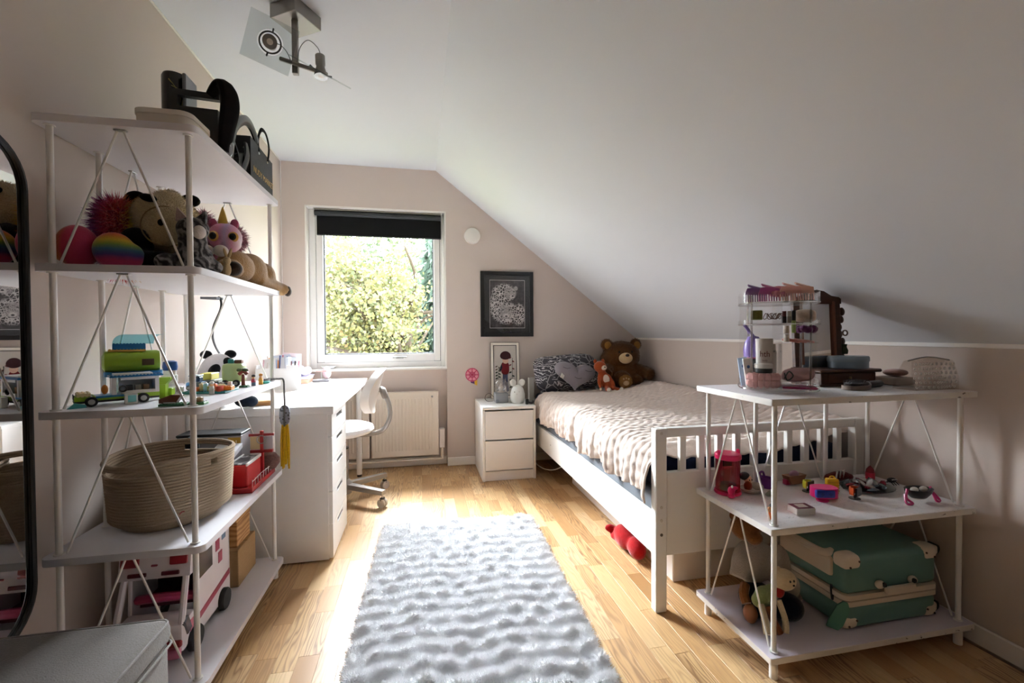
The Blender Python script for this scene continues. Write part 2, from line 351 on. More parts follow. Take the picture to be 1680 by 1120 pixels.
MB().tube(bez([(bx1 + .006, yb - .015, 2.0), (bx1 + .007, yb - .017, 1.5), (bx1 + .006, yb - .014, 1.05), (bx1 + .01, yb - .012, 1.5), (bx1 + .008, yb - .01, 2.0)], 6), .0015, 5).build('pull_cord', WHITE2, rb)
# ------------------------------------------------------------------ outdoors
def leafmat(name, cols, trans=.25):
    m = new_mat(name, cols[0], .7, spec=.2); t = NT(m); g = t.n('NewGeometry'); c = t.ramp(g.outputs['Random Per Island'], [(i / (len(cols) - 1), q) for i, q in enumerate(cols)]); t.color(c)
    tl = t.n('BsdfTranslucent'); t.l(c, tl.inputs[0]); mx = t.n('MixShader'); mx.inputs[0].default_value = trans; o = t.t.nodes['Material Output']
    t.l(t.b.outputs[0], mx.inputs[1]); t.l(tl.outputs[0], mx.inputs[2]); t.l(mx.outputs[0], o.inputs[0]); return m
def leaves(parent, pts, size, mat, hang=0., name='foliage', long=1., star=False):
    pts = np.asarray(pts); n = len(pts); d = RNG.normal(0, 1, (n, 3)); d[:, 2] -= hang; d /= np.linalg.norm(d, axis=1)[:, None]
    s = np.cross(d, RNG.normal(0, 1, (n, 3))); s /= np.linalg.norm(s, axis=1)[:, None]; k = size * (.6 + .8 * RNG.random((n, 1)))
    if star: off = [(-.15, 0), (-.5, .35), (-.3, .55), (0, 1), (.3, .55), (.5, .35), (.15, 0)]
    else: off = [(0, 0), (-.28, .45), (0, 1), (.28, .45)]
    V = np.stack([pts + s * (a * k) + d * (c * k * long) for a, c in off], 1).reshape(-1, 3); q = len(off)
    V = V - np.array(root_loc(parent)); me = bpy.data.meshes.new(name); me.from_pydata(V.tolist(), [], np.arange(q * n).reshape(-1, q).tolist()); me.update(); finish(me, mat, 0)
    o = place(name, me, parent, (0, 0, 0)); o['kind'] = 'stuff'; return o
BARK = F('#5d5347', '#443b33', 40, 1, 0)
MAPLE = leafmat('yellowing_maple_leaf', ['#5f6542', '#7a7848', '#878250', '#697150', '#7d7a58', '#566048', '#806844'], .12)
GREENL = leafmat('conifer_spray', ['#465548', '#56675a', '#64766a', '#4b5c50'], .1)
BUSHL = leafmat('hedge_leaf', ['#566548', '#677055', '#74755a', '#4d5f48'], .12)
struct(MB().box(-14, 4.6, -3.1, 14, 24, -3).build('ground', F('#6d7a45', '#8a8a58', 3, .3, 0)))
mp = thing('maple_tree', 'yellow-leaved maple filling most of the window view', 'tree', (-.6, 8.6, -3))
trunk = MB().tube(bez([(-.6, 8.6, -3), (-.55, 8.6, -1.2), (-.3, 8.5, .6), (-.15, 8.5, 1.6)], 6), [.17 - .1 * i / 18 for i in range(19)], 10).build('trunk', BARK, mp)
tips = []
for k in range(40):
    a = random.uniform(.45, 1.55) * PI if k % 4 else random.random() * 2 * PI; z0 = random.uniform(-.5, 1.6); e = random.uniform(.9, 2.6); st = Vector((-.3, 8.5, z0)); en = st + Vector((math.cos(a) * e * 1.1, math.sin(a) * e * .7, random.uniform(-.1, 1.7)))
    mid = (st + en) / 2 + Vector((random.uniform(-.2, .2), random.uniform(-.2, .2), random.uniform(-.1, .3)))
    p = bez([st, mid, en], 6); MB().tube(p, [.045 - .0028 * i for i in range(len(p))], 6).build('branch', BARK, mp)
    for q in (mid, en, (mid + en) / 2, (st + mid) / 2):
        for j in range(3):
            tp = q + Vector((random.gauss(0, .32), random.gauss(0, .32), random.gauss(0, .26)))
            if tp.x < -.25 or random.random() < .12: tips.append(tp)
pts = np.concatenate([np.array(tp) + RNG.normal(0, 1, (95, 3)) * [.15, .15, .1] for tp in tips]); leaves(mp, pts, .06, MAPLE, .3, star=True)
for k, (x, y, h, r) in enumerate(((.55, 10.6, 7.6, 1.15),)):
    cf = thing('spruce_tree', 'drooping blue-green spruce at the right edge of the window view', 'tree', (x, y, -3))
    MB().tube([(x, y, -3), (x, y, h - 3)], [.2, .03], 8).build('trunk', BARK, cf)
    n = 15000; hh = RNG.random(n) ** 1.2; rr = r * (1 - hh * .85) * np.sqrt(RNG.random(n)); an = RNG.random(n) * 2 * PI
    leaves(cf, np.stack([x + rr * np.cos(an), y + rr * np.sin(an), -3 + .4 + hh * (h - .4) - rr * .35], 1), .2, GREENL, 1.6, long=1.5)
for k, (x, y, z, r, lab) in enumerate(((-2.0, 13.6, 1.4, 2.7, 'pale green broadleaf bush behind the maple trunk'), (1.6, 19.5, 2.2, 3.4, 'pale green broadleaf bush between maple and spruce'), (-2.2, 6.7, -1.1, 1.1, 'low yellow-green shrub at the bottom left of the window view'), (.7, 7.2, -1.35, 1.15, 'low yellow-green shrub at the bottom right of the window view'))):
    bs = thing('shrub', lab, 'shrub', (x, y, -3), 'garden shrubs outside')
    MB().tube([(x, y, -3), (x, y, z)], [.07, .03], 6).build('stem', BARK, bs); n = 16000 if k < 2 else 4500
    q = RNG.normal(0, 1, (n, 3)); q /= np.linalg.norm(q, axis=1)[:, None]; q *= (RNG.random((n, 1)) ** .4)
    leaves(bs, q * [r, r * .7, r * (1.3 if k < 2 else .95)] + [x, y, z], .14 if k < 2 else .085, BUSHL if k < 2 else MAPLE, .3, star=k >= 2)
# ------------------------------------------------------------------ large furniture
LAM = new_mat('white_laminate_board', '#eceaf0', .35); _t = NT(LAM); _t.color(_t.mix(_t.noise(6, 3), '#eeecf0', '#e2dfe6')); _t.bump(_t.noise(150, 2), .05, .0005)
def marblemat():
    m = new_mat('worn_marble_laminate', '#e4e1e2', .35); t = NT(m); n = t.noise(7, 6, t.map((1, 2.2, 1)), 1.6); v = t.math('ABSOLUTE', t.math('SUBTRACT', n, .5))
    t.color(t.ramp(v, [(0, '#c2bfc3'), (.003, '#dcd9dc'), (.008, '#e9e6e7'), (1, '#edeaea')])); return m
MARB = marblemat(); LILAC = P('#d5cdd9', .4)
EDGE = new_mat('chipped_white_edge', '#eae6e0', .5); _t = NT(EDGE); _n = _t.noise(38, 5, _t.map((1, 1, 2))); _t.color(_t.ramp(_n, [(0, '#eae6e0'), (.66, '#e6e1da'), (.69, '#6f6558'), (1, '#59503f')]))
POST = P('#efece8', .35)
LEV = [1.655, 1.262, .868, .475, .081]
def shelf_unit(lab, x0, x1, y0, y1, back, levels, tops, edge=None):
    u = thing('shelf_unit', lab, 'shelf', ((x0 + x1) / 2, (y0 + y1) / 2, 0)); th = .02
    for z, mt in zip(levels, tops):
        bd = MB().prism(rrect(x0, y0, x1, y1, .022 if edge is None else .004, 5), z - th, z, 'z').build('shelf_board', mt, u, ang=50)
        if edge is not None: MB().prism(rrect(x0 - .0012, y0 - .0012, x1 + .0012, y1 + .0012, .005, 3), z - th + .0008, z - .0012, 'z').build('edge_band', edge, bd, ang=50)
    ix, iy = .032, .027; X0, X1, Y0, Y1 = x0 + ix, x1 - ix, y0 + iy, y1 - iy
    if back == '-x': cs = [(X0, Y0), (X0, Y1), (X1, Y0), (X1, Y1)]; m0 = Y0 + (Y1 - Y0) * .27; m1 = Y1 - (Y1 - Y0) * .25; mids = [(X0, m0), (X0, m1)]; shorts = [((X0, Y0), (X1, Y0)), ((X0, Y1), (X1, Y1))]
    else: cs = [(X0, Y0), (X0, Y1), (X1, Y0), (X1, Y1)]; m0 = X0 + (X1 - X0) * .28; m1 = X1 - (X1 - X0) * .28; mids = [(m0, Y1), (m1, Y1)]; shorts = [((X0, Y0), (X0, Y1)), ((X1, Y0), (X1, Y1))]
    for (px, py) in cs + mids:
        for k in range(len(levels) - 1):
            a, c = levels[k + 1], levels[k] - th; MB().cyl((px, py, a), (px, py, c), .0078, n=14).cyl((px, py, a), (px, py, a + .004), .0125, n=14).cyl((px, py, c - .003), (px, py, c), .0125, n=14).build('post', POST, u)
    for (px, py) in cs: MB().cyl((px, py, 0), (px, py, levels[-1] - th), .0125, n=16).build('foot', POST, u)
    for (a, c) in shorts + [(mids[0], mids[1])]:
        a = Vector((*a, 0)); c = Vector((*c, 0)); m = (a + c) / 2; d = (c - a).normalized()
        for k in range(len(levels) - 1):
            lo, hi = levels[k + 1] + .004, levels[k] - th - .004
            for s, e in ((-1, a), (1, c)):
                st = m + d * (.008 * s) + Vector((0, 0, hi)); en = e - d * (s * .018) + Vector((0, 0, lo)); MB().cyl(st, en, .003, n=8).build('brace_rod', POST, u)
            MB().cbox((m.x, m.y, hi + .002), (.03 if abs(d.x) > .5 else .012, .012 if abs(d.x) > .5 else .03, .004), .001).build('brace_plate', STEEL, u)
    return u
shelf_unit('tall white five-tier shelf unit with V braces along the left wall', -1.0, -.606, 1.40, 2.147, '-x', LEV, [LAM] * 5)
shelf_unit('low white three-tier shelf unit with marbled worn boards by the bed foot', 1.03, 1.827, 1.15, 1.525, '+y', LEV[2:], [MARB, MARB, LILAC], EDGE)
# bed
BEDW = P('#eeebe6', .42)
bed = thing('bed_frame', 'white wooden bed frame with slatted footboard along the knee wall', 'bed', (1.35, 2.57, 0))
BX0, BX1, BY0, BY1 = .869, 1.832, 1.54, 3.6
def bedend(y0, y1, front):
    g = MB(); pw = .046
    for x in (BX0, BX1 - pw): MB().box(x, y0, 0, x + pw, y1, .705, .003).build('leg', BEDW, bed)
    MB().box(BX0 + pw, y0 + .004, .67, BX1 - pw, y1 - .004, .705, .003).build('top_rail', BEDW, bed)
    MB().box(BX0 + pw, y0 + .006, .215, BX1 - pw, y1 - .006, .535, .003).build('end_panel', BEDW, bed)
    n = 10
    for i in range(n):
        x = BX0 + .12 + i * (BX1 - BX0 - .24) / (n - 1); MB().box(x - .0125, y0 + .008, .53, x + .0125, y1 - .008, .672, .002).build('slat', BEDW, bed)
bedend(1.54, 1.578, True); bedend(3.565, 3.603, False)
sr = MB().box(BX0 + .002, 1.578, .215, BX0 + .024, 3.565, .372, .003).build('side_rail', BEDW, bed); MB().box(BX1 - .024, 1.578, .215, BX1 - .002, 3.565, .372, .003).build('side_rail', BEDW, bed)
MB().box(BX0 + .024, 1.578, .22, BX1 - .024, 3.565, .24).build('slat_base', P('#c9b08c', .6), bed)
for z in (.405, .355, .3, .688): MB().cyl((BX0 + .023, 1.5385, z), (BX0 + .023, 1.5405, z), .006, n=12).build('bolt_cap', P('#d8d2c8', .5) if z > .35 else P('#5a5046', .5), bed)
for y, z in ((2.25, .29), (2.95, .3)): MB().cyl((BX0 + .0005, y, z), (BX0 + .003, y, z), .004, n=10).build('rail_bolt', STEEL, bed)
MB().box(.8945, 1.59, .243, 1.80, 3.56, .44, .02, seg=3).build('divan_base', F('#85888e', '#74777d', 260, .3, 0), None); tag(bpy.context.scene.objects['divan_base'], 'grey fabric mattress base inside the bed frame', 'mattress')
mt = MB().box(.912, 1.592, .442, 1.795, 3.555, .585, .035, seg=3).build('mattress', F('#1d2640', '#161d33', 120, .4, .1)); tag(mt, 'mattress in a navy sheet under the pink throw', 'mattress')
def throw():
    nu, nv = 260, 400; y0, y1 = 1.586, 3.33
    prof = bez([(.862, 0, .43), (.853, 0, .48), (.862, 0, .55), (.905, 0, .602), (1.0, 0, .618), (1.3, 0, .622), (1.6, 0, .64), (1.76, 0, .675), (1.815, 0, .68)], 24)
    d = [0]
    for a, c in zip(prof, prof[1:]): d.append(d[-1] + (c - a).length)
    TL = d[-1]; X = np.interp(np.linspace(0, TL, nu), d, [p.x for p in prof]); Zp = np.interp(np.linspace(0, TL, nu), d, [p.z for p in prof]); S = np.linspace(0, TL, nu)
    tx = np.gradient(X); tz = np.gradient(Zp); ln = np.hypot(tx, tz); NX = -tz / ln; NZ = tx / ln
    t = np.linspace(0, 1, nv); SS, TT = np.meshgrid(S, t); Yv = y0 + (y1 - y0) * TT
    ws = .012 * np.sin(SS * 9 + 1) + .008 * np.sin(SS * 21); yy = Yv + ws
    ridge = np.abs(np.cos(PI * yy / .043)) ** .8; row = np.round(yy / .043); bumpy = .55 + .45 * np.cos(2 * PI * SS / .052 + row * 2.1 + np.sin(row * 1.7))
    h = .0095 * ridge * (.45 + .55 * bumpy) + .004 * np.sin(SS * 14 + Yv * 9) + .003 * np.sin(Yv * 23)
    flare = np.clip((.2 - SS) / .2, 0, 1)
    h = h + flare * (.012 * np.sin(Yv * 33) + .006 * np.sin(Yv * 71 + 1))
    xs = X[None] + NX[None] * h; zs = Zp[None] + NZ[None] * h
    zs = zs - flare * .012 * np.sin(Yv * 17 + .5) - .0 * TT
    # foot end folds down inside the footboard, head end tucks under the pillow
    k = np.clip((.045 - (Yv - y0)) / .045, 0, 1); top = np.clip((SS - .2) / .1, 0, 1)
    zs = zs - top * k ** 1.6 * .052 - (1 - top) * k * .01; ys = Yv + top * k * .012 * np.sin(SS * 40) * .5 + top * .004 + (1 - top) * 0
    ys = np.where(k > 0, np.maximum(ys, y0 + .002), ys)
    zs = zs + .022 * np.exp(-((Yv - 2.95) / .3) ** 2 - ((xs - 1.7) / .15) ** 2) + np.clip((1.95 - Yv) / .4, 0, 1) * np.clip((xs - 1.5) / .3, 0, 1) * .02
    zs = zs - np.clip((Yv - 3.15) / .18, 0, 1) * .012
    V = np.stack([xs, ys, zs], 2).reshape(-1, 3); f = []
    for j in range(nv - 1):
        a = j * nu
        f += [(a + i, a + i + 1, a + nu + i + 1, a + nu + i) for i in range(nu - 1)]
    o = link('throw_blanket', V, f, FLUFF, ang=0); o.data.polygons.foreach_set('use_smooth', [True] * len(f))
    sm = o.modifiers.new('thick', 'SOLIDIFY'); sm.thickness = .008; sm.offset = -1; return o
FLUFF = F('#e6d6cb', '#dbc7ba', 160, .7, .5)
th = tag(throw(), 'pale pink ribbed fluffy throw spread over the bed', 'blanket')
# nightstand
ns = thing('nightstand', 'white two-drawer nightstand between window wall and bed', 'nightstand', (.63, 3.4, 0)); nx0, nx1, ny0, ny1, nz = .43, .826, 3.18, 3.628, .54
b = MB(); b.box(nx0, ny0 + .0, 0, nx0 + .018, ny1, nz - .02, .001); b.box(nx1 - .018, ny0, 0, nx1, ny1, nz - .02, .001); b.box(nx0 + .018, ny1 - .01, .07, nx1 - .018, ny1, nz - .02); b.box(nx0 + .018, ny0 + .03, .06, nx1 - .018, ny1 - .01, .075)
b.build('carcass', WHITE, ns); MB().box(nx0, ny0 - .004, nz - .02, nx1, ny1, nz, .0015).build('top', WHITE, ns)
for z0, z1 in ((.078, .292), (.302, .508)):
    MB().box(nx0 + .02, ny0 - .001, z0, nx1 - .02, ny0 + .017, z1, .0015).build('drawer', P('#eae5e1', .45), ns)
MB().box(nx0 + .018, ny0 + .012, 0, nx1 - .018, ny0 + .026, .068, .001).build('plinth', P('#eae5e1', .45), ns)
# desk and drawer unit
dk = thing('desk', 'white rectangular desk top on round legs along the left wall', 'desk', (-.71, 2.9, 0))
MB().box(-1.013, 2.215, .697, -.405, 3.585, .735, .002).build('desk_top', WHITE, dk)
for x, y in ((-.461, 3.51), (-.95, 3.51)):
    lg = MB().cyl((x, y, .018), (x, y, .697), .02, n=20).build('leg', WHITE, dk); MB().cyl((x, y, 0), (x, y, .02), .017, n=16).build('leg_foot', BLACK, lg)
du = thing('drawer_unit', 'white five-drawer unit with slot handles carrying the near end of the desk', 'drawers', (-.7, 2.43, 0)); dx, dy0, dy1 = -.414, 2.222, 2.62
b = MB(); b.box(-1.0, dy0, .008, dx - .018, dy0 + .016, .697, .001); b.box(-1.0, dy1 - .016, .008, dx - .018, dy1, .697, .001); b.box(-1.0, dy0 + .016, .008, -.99, dy1 - .016, .697); b.box(-1.0, dy0 + .016, .008, dx - .02, dy1 - .016, .022)
b.build('carcass', WHITE, du)
zz = [.697, .588, .47, .33, .176, .012]
for i in range(5):
    z1, z0 = zz[i] - .003, zz[i + 1] + .002; ym = (dy0 + dy1) / 2; hw = .078; s0, s1 = z1 - .04, z1 - .018
    g = MB()
    for a in ((dy0 + .002, z0, ym - hw, z1), (ym + hw, z0, dy1 - .002, z1), (ym - hw, z0, ym + hw, s0), (ym - hw, s1, ym + hw, z1)): g.box(dx - .018, a[0], a[1], dx, a[2], a[3])
    dr = g.build('drawer', WHITE, du); MB().box(dx - .012, ym - hw + .0005, s0 + .0005, dx - .005, ym + hw - .0005, s1 - .0005).build('slot_shade', P('#4d4a48', .7), dr)  # dark plate inside each handle cutout stands in for its shade
mtm = MB().box(-.725, 2.665, .7355, -.45, 3.25, .7375, .0005).build('desk_mat', P('#eef0f6', .12)); tag(mtm, 'glossy pale desk mat lying on the white desk', 'desk mat')
# swivel chair
ch = thing('swivel_chair', 'white and grey swivel desk chair pushed under the desk', 'chair', (-.49, 3.02, 0)); cx, cy = -.49, 3.02; CG = P('#8f8780', .4, .25)
MB().lathe([(0, .05), (.045, .05), (.05, .07), (.05, .115), (.034, .135), (.028, .14)], (cx, cy, 0), 20).build('hub', CG, ch)
MB().cyl((cx, cy, .12), (cx, cy, .34), .027, n=18).build('column', CG, ch); MB().cyl((cx, cy, .33), (cx, cy, .435), .014, n=14).cyl((cx, cy, .336), (cx, cy, .346), .029, n=16).build('gas_lift', P('#2c2a29', .3, .5), ch)
for k in range(5):
    a = math.radians(-34 + 72 * k); d = Vector((math.cos(a), math.sin(a), 0)); q = Vector((cx, cy, 0)); e = q + d * .3
    MB().tube([q + d * .03 + Vector((0, 0, .098)), q + d * .31 + Vector((0, 0, .092))], [.03, .024], 4, flat=.8, up=(0, 0, 1)).build('base_arm', CG, ch)
    s = Vector((-d.y, d.x, 0)); cs = MB(); cs.cyl(e + Vector((0, 0, .05)), e + Vector((0, 0, .08)), .007, n=8)
    cs.cyl(e + s * .018 + Vector((0, 0, .027)), e + s * .004 + Vector((0, 0, .027)), .027, n=20); cs.cyl(e - s * .018 + Vector((0, 0, .027)), e - s * .004 + Vector((0, 0, .027)), .027, n=20)
    c_ = cs.build('caster', P('#b9b0a8', .4), ch); MB().cbox((0, 0, 0), (.022, .036, .026), .006, rotm(0, 0, a, e + Vector((0, 0, .05)))).build('caster_hood', P('#3b3835', .5), c_)
MB().lathe([(0, .425), (.15, .428), (.19, .44), (.207, .458), (.2, .478), (.16, .492), (.08, .497), (0, .498)], (cx - .01, cy, 0), 32, sx=.95).build('seat', P('#f0f0f4', .6), ch)
MB().tube(bez([(cx, cy, .424), (cx + .15, cy, .422), (cx + .24, cy, .445), (cx + .285, cy, .52), (cx + .285, cy, .6), (cx + .26, cy, .68)], 8), [.015] * 41, 10).build('back_arm', CG, ch)
MB().lathe([(0, -.02), (.04, -.015), (.045, 0), (.025, .02), (0, .022)], (0, 0, 0), 16, xf=rotm(0, 1.25, 0, (cx + .248, cy, .69))).build('back_mount', CG, ch)
def shell(u, v, off=0):
    a = 2 * PI * u; rr = v; yy = .19 * rr * math.cos(a); zz_ = .145 * rr * math.sin(a); bow = .05 * (yy / .19) ** 2
    ed = .012 * rr ** 6
    x = cx + .22 + zz_ * .27 - bow - off + (ed if off == 0 else -ed)
    return (x, cy + yy, .705 + zz_)
b = MB(); b.grid(lambda u, v: shell(u, max(v, .001), 0), 36, 9, True); b.grid(lambda u, v: shell(u, 1 - v + .001 * v, .028), 36, 9, True); b.grid(lambda u, v: shell(u, 1, v * .028), 36, 3, True)
b.build('backrest', P('#e9e4e0', .5), ch)
# radiator
rd = thing('radiator', 'cream panel radiator with vertical ribs under the window', 'radiator', (-.33, 3.66, .1)); RC = P('#eadfd2', .45)
def rad(x0, x1, par, z0=.1, z1=.61):
    MB().box(x0, 3.615, z0, x1, 3.65, z1, .006).build('panel', RC, par); n = int((x1 - x0 - .04) / .0255)
    for i in range(n): x = x0 + .03 + i * .0255; MB().box(x, 3.6105, z0 + .05, x + .012, 3.616, z1 - .05, .003).build('rib', RC, par)
    MB().box(x0 - .001, 3.609, z1 - .004, x1 + .001, 3.66, z1 + .003, .002).build('top_grille', RC, par)
rad(-.385, .135, rd); rad(-.84, -.40, rd)
MB().box(-.84, 3.62, .06, .17, 3.64, .075, .004).build('pipe', RC, rd); MB().cyl((.085, 3.607, .572), (.085, 3.616, .572), .008, n=12).build('vent_plug', STEEL, rd)
MB().box(.14, 3.6, .16, .182, 3.66, .31, .004).build('valve', P('#e6dcd6', .5), rd); MB().cyl((.16, 3.63, .07), (.16, 3.63, .16), .009).build('valve_pipe', RC, rd)
# rug
RUGC = new_mat('white_faux_fur', '#fbfbfc', .9, 0, .3, .1); _t = NT(RUGC); _t.color(_t.mix(_t.noise(25, 4), '#fcfcfd', '#f4f4f7')); _t.bump(_t.noise(260, 4), .6, .004)
def rug():
    w, l, y0 = .835, 1.75, .77; nu, nv = 190, 420; x = np.linspace(-w / 2, w / 2, nu); y = np.linspace(0, l, nv); Xg, Yg = np.meshgrid(x, y)
    yw = Yg + .012 * np.sin(Xg * 19 + 2) + .006 * np.sin(Xg * 47 + Yg * 9); per = .078; ph = (yw / per) % 1; row = np.floor(yw / per)
    saw = np.where(ph < .32, (ph / .32) ** .8, (1 - (ph - .32) / .68) ** 1.1); lump = .62 + .38 * np.cos(2 * PI * Xg / .093 + row * 2.4 + .9 * np.sin(row * 3.1)) * (.7 + .3 * np.sin(row * 5 + Xg * 13))
    h = .012 + .024 * saw * lump + .004 * np.sin(Xg * 31 + Yg * 27) * np.sin(Yg * 41) + RNG.normal(0, .0009, Xg.shape)
    ed = np.clip(np.minimum(np.minimum(Xg + w / 2, w / 2 - Xg), np.minimum(Yg, l - Yg)) / .03, 0, 1) ** .5; h = h * (.25 + .75 * ed)
    Xg = Xg + (1 - ed) * np.sign(Xg) * .006 * np.sin(Yg * 75); a = -.031; V = np.stack([.176 + Xg * math.cos(a) - (Yg - l / 2) * math.sin(a), y0 + l / 2 + Xg * math.sin(a) + (Yg - l / 2) * math.cos(a), h], 2).reshape(-1, 3)
    f = []
    for j in range(nv - 1): f += [(j * nu + i, j * nu + i + 1, (j + 1) * nu + i + 1, (j + 1) * nu + i) for i in range(nu - 1)]
    rim = [i for i in range(nu)] + [(j + 1) * nu - 1 for j in range(1, nv)] + [(nv - 1) * nu + i for i in range(nu - 2, -1, -1)] + [j * nu for j in range(nv - 2, 0, -1)]
    k = len(V); V = np.concatenate([V, V[rim] * [1, 1, 0] + [0, 0, .001]]); m = len(rim); f += [(rim[i], k + i, k + (i + 1) % m, rim[(i + 1) % m]) for i in range(m)]
    o = link('rug', V, f, RUGC, ang=0); o.data.polygons.foreach_set('use_smooth', [True] * len(f)); return o
rg = tag(rug(), 'long white faux fur rug with wavy ridges on the wooden floor', 'rug'); fur(rg, 190000, .016, .0011, RUGC, 'pile', .1, .8)
# mirror
mr = thing('wall_mirror', 'tall black-framed mirror with rounded corners on the left wall', 'mirror', (-1.0, 1.14, .3))
def rr3(x, y0, z0, y1, z1, r): return [(x, a, c) for a, c in rrect(y0, z0, y1, z1, r, 8)]
MB().tube(rr3(-.995, .897, .307, 1.383, 1.563, .12), .0065, 8, True, up=(1, 0, 0)).build('frame', BLACK, mr)
MB().prism(rrect(.9, .31, 1.38, 1.56, .117, 8), -1.008, -1.0, 'x').build('mirror_glass', P('#e8e8ea', .015, 1.0), mr)
MATS[('p', '#e8e8ea', .015, 1.0, .5)].node_tree.links.remove(MATS[('p', '#e8e8ea', .015, 1.0, .5)].node_tree.nodes['Principled BSDF'].inputs['Roughness'].links[0]); MATS[('p', '#e8e8ea', .015, 1.0, .5)].node_tree.nodes['Principled BSDF'].inputs['Roughness'].default_value = .01
# ottoman
ot = thing('storage_ottoman', 'grey linen storage ottoman with padded lid in the lower left corner', 'ottoman', (-.78, 1.0, 0)); OF = F('#7d7772', '#67615d', 150, .5, .2)
MB().box(-.965, .82, 0, -.592, 1.19, .345, .008, seg=2).build('box_body', OF, ot); ld = MB().box(-.972, .812, .342, -.585, 1.198, .4, .02, seg=3).build('lid', OF, ot)
MB().tube([(x, y, .3945) for x, y in rrect(-.968, .816, -.589, 1.194, .02, 4)], .003, 6, True).build('piping', F('#8d8782', None, 200), ld)
MB().tube([(x, y, .3435) for x, y in rrect(-.973, .811, -.584, 1.199, .02, 4)], .0028, 6, True).build('piping', F('#8d8782', None, 200), ld)
# ceiling spot lamp
cl = thing('ceiling_spotlight', 'brushed steel ceiling lamp with two spots and square glass plates', 'ceiling lamp', (-.48, 1.955, 2.3)); BS = P('#8c8883', .32, .85); FR = clear('frosted_glass_plate', '#f0f3f3', .2, .4)
MB().cbox((0, 0, 0), (.13, .135, .055), .002, rotm(0, 0, -.56, (-.48, 1.955, 2.345))).build('canopy', BS, cl)
MB().cbox((-.478, 1.93, 2.21), (.022, .022, .21), .002, rotm(0, 0, 0)).cyl((-.478, 1.93, 2.24), (-.478, 1.93, 2.318), .012).build('stem', BS, cl)
d = Vector((.96, -.12, -.3)); c0 = Vector((-.478, 1.91, 2.137)); MB().tube([c0 - d * .055, c0 + d * .13], .008, 6).build('cross_bar', BS, cl)
def spot(c, n, bulb_dir, twist, flip):
    q = Vector(n).normalized(); M = Matrix.Translation(Vector(c)) @ q.to_track_quat('Z', 'Y').to_matrix().to_4x4() @ Matrix.Rotation(twist, 4, 'Z'); g = MB(M); s = .083; r = .044; k = 32
    o_ = []
    for i in range(k):
        a = 2 * PI * i / k + PI / 4; o_.append((math.cos(a), math.sin(a)))
    vs = []; fs = []
    for z in (-.0025, .0025):
        for (a, c2) in o_: m_ = max(abs(a), abs(c2)); vs.append((a / m_ * s, c2 / m_ * s, z))
        for (a, c2) in o_: vs.append((a * r, c2 * r, z))
    for i in range(k):
        j = (i + 1) % k; fs += [(2 * k + i, 2 * k + j, 3 * k + j, 3 * k + i), (j, i, k + i, k + j), (i, j, 2 * k + j, 2 * k + i), (k + j, k + i, 3 * k + i, 3 * k + j)]
    g.add(vs, fs); gp = g.build('glass_plate', FR, cl)
    MB(M).ring((0, 0, 0), .036, .003, 28, 6).cyl((.036, 0, 0), (.05, 0, .004), .003).cyl((-.036, 0, 0), (-.05, 0, .004), .003).build('ring_clip', DGREY, gp)
    bd = Vector(bulb_dir).normalized(); B = Matrix.Translation(Vector(c)) @ bd.to_track_quat('Z', 'Y').to_matrix().to_4x4()
    hs = MB(B).lathe([(.006, -.075), (.012, -.07), (.018, -.066), (.018, -.03), (.015, -.022), (.024, .012), (.025, .02), (.022, .02), (.0, .016)], n=20).build('spot_head', P('#8f8b86', .35, .6), cl)
    MB(B).lathe([(0, .0165), (.019, .0175), (.0, .0185)], n=16).build('bulb', P('#d9cfc4', .2), hs)
spot((-.54, 1.83, 2.16), (.14, -.93, -.25), (.2, -.9, -.38), 1.28, 0); spot((-.372, 1.87, 2.092), (.336, -.32, .707), (.05, -.1, -1), .1, 1)
MB().tube(bez([(-.47, 1.92, 2.13), (-.455, 1.9, 2.19), (-.42, 1.88, 2.215), (-.385, 1.875, 2.19), (-.372, 1.873, 2.16)], 8), .0015, 5).build('wire', DGREY, cl)
MB().tube(bez([(-.485, 1.92, 2.13), (-.5, 1.9, 2.17), (-.52, 1.88, 2.185), (-.54, 1.87, 2.18)], 6), .0015, 5).build('wire', DGREY, cl)
# smoke detector
sm = thing('smoke_detector', 'round white smoke detector on the wall right of the window', 'smoke detector', (.418, YB, 1.865)); MB().lathe([(.0, .03), (.05, .03), (.062, .024), (.066, .008), (.066, 0)][::-1], n=36, xf=rotm(PI / 2, 0, 0, (.418, YB, 1.865))).build('housing', P('#f1ece6', .45), sm)
MB().ring((.418, YB - .026, 1.865), .054, .0015, 36, 6, (0, 1, 0)).build('seam_ring', P('#d8d2cb', .5), sm)
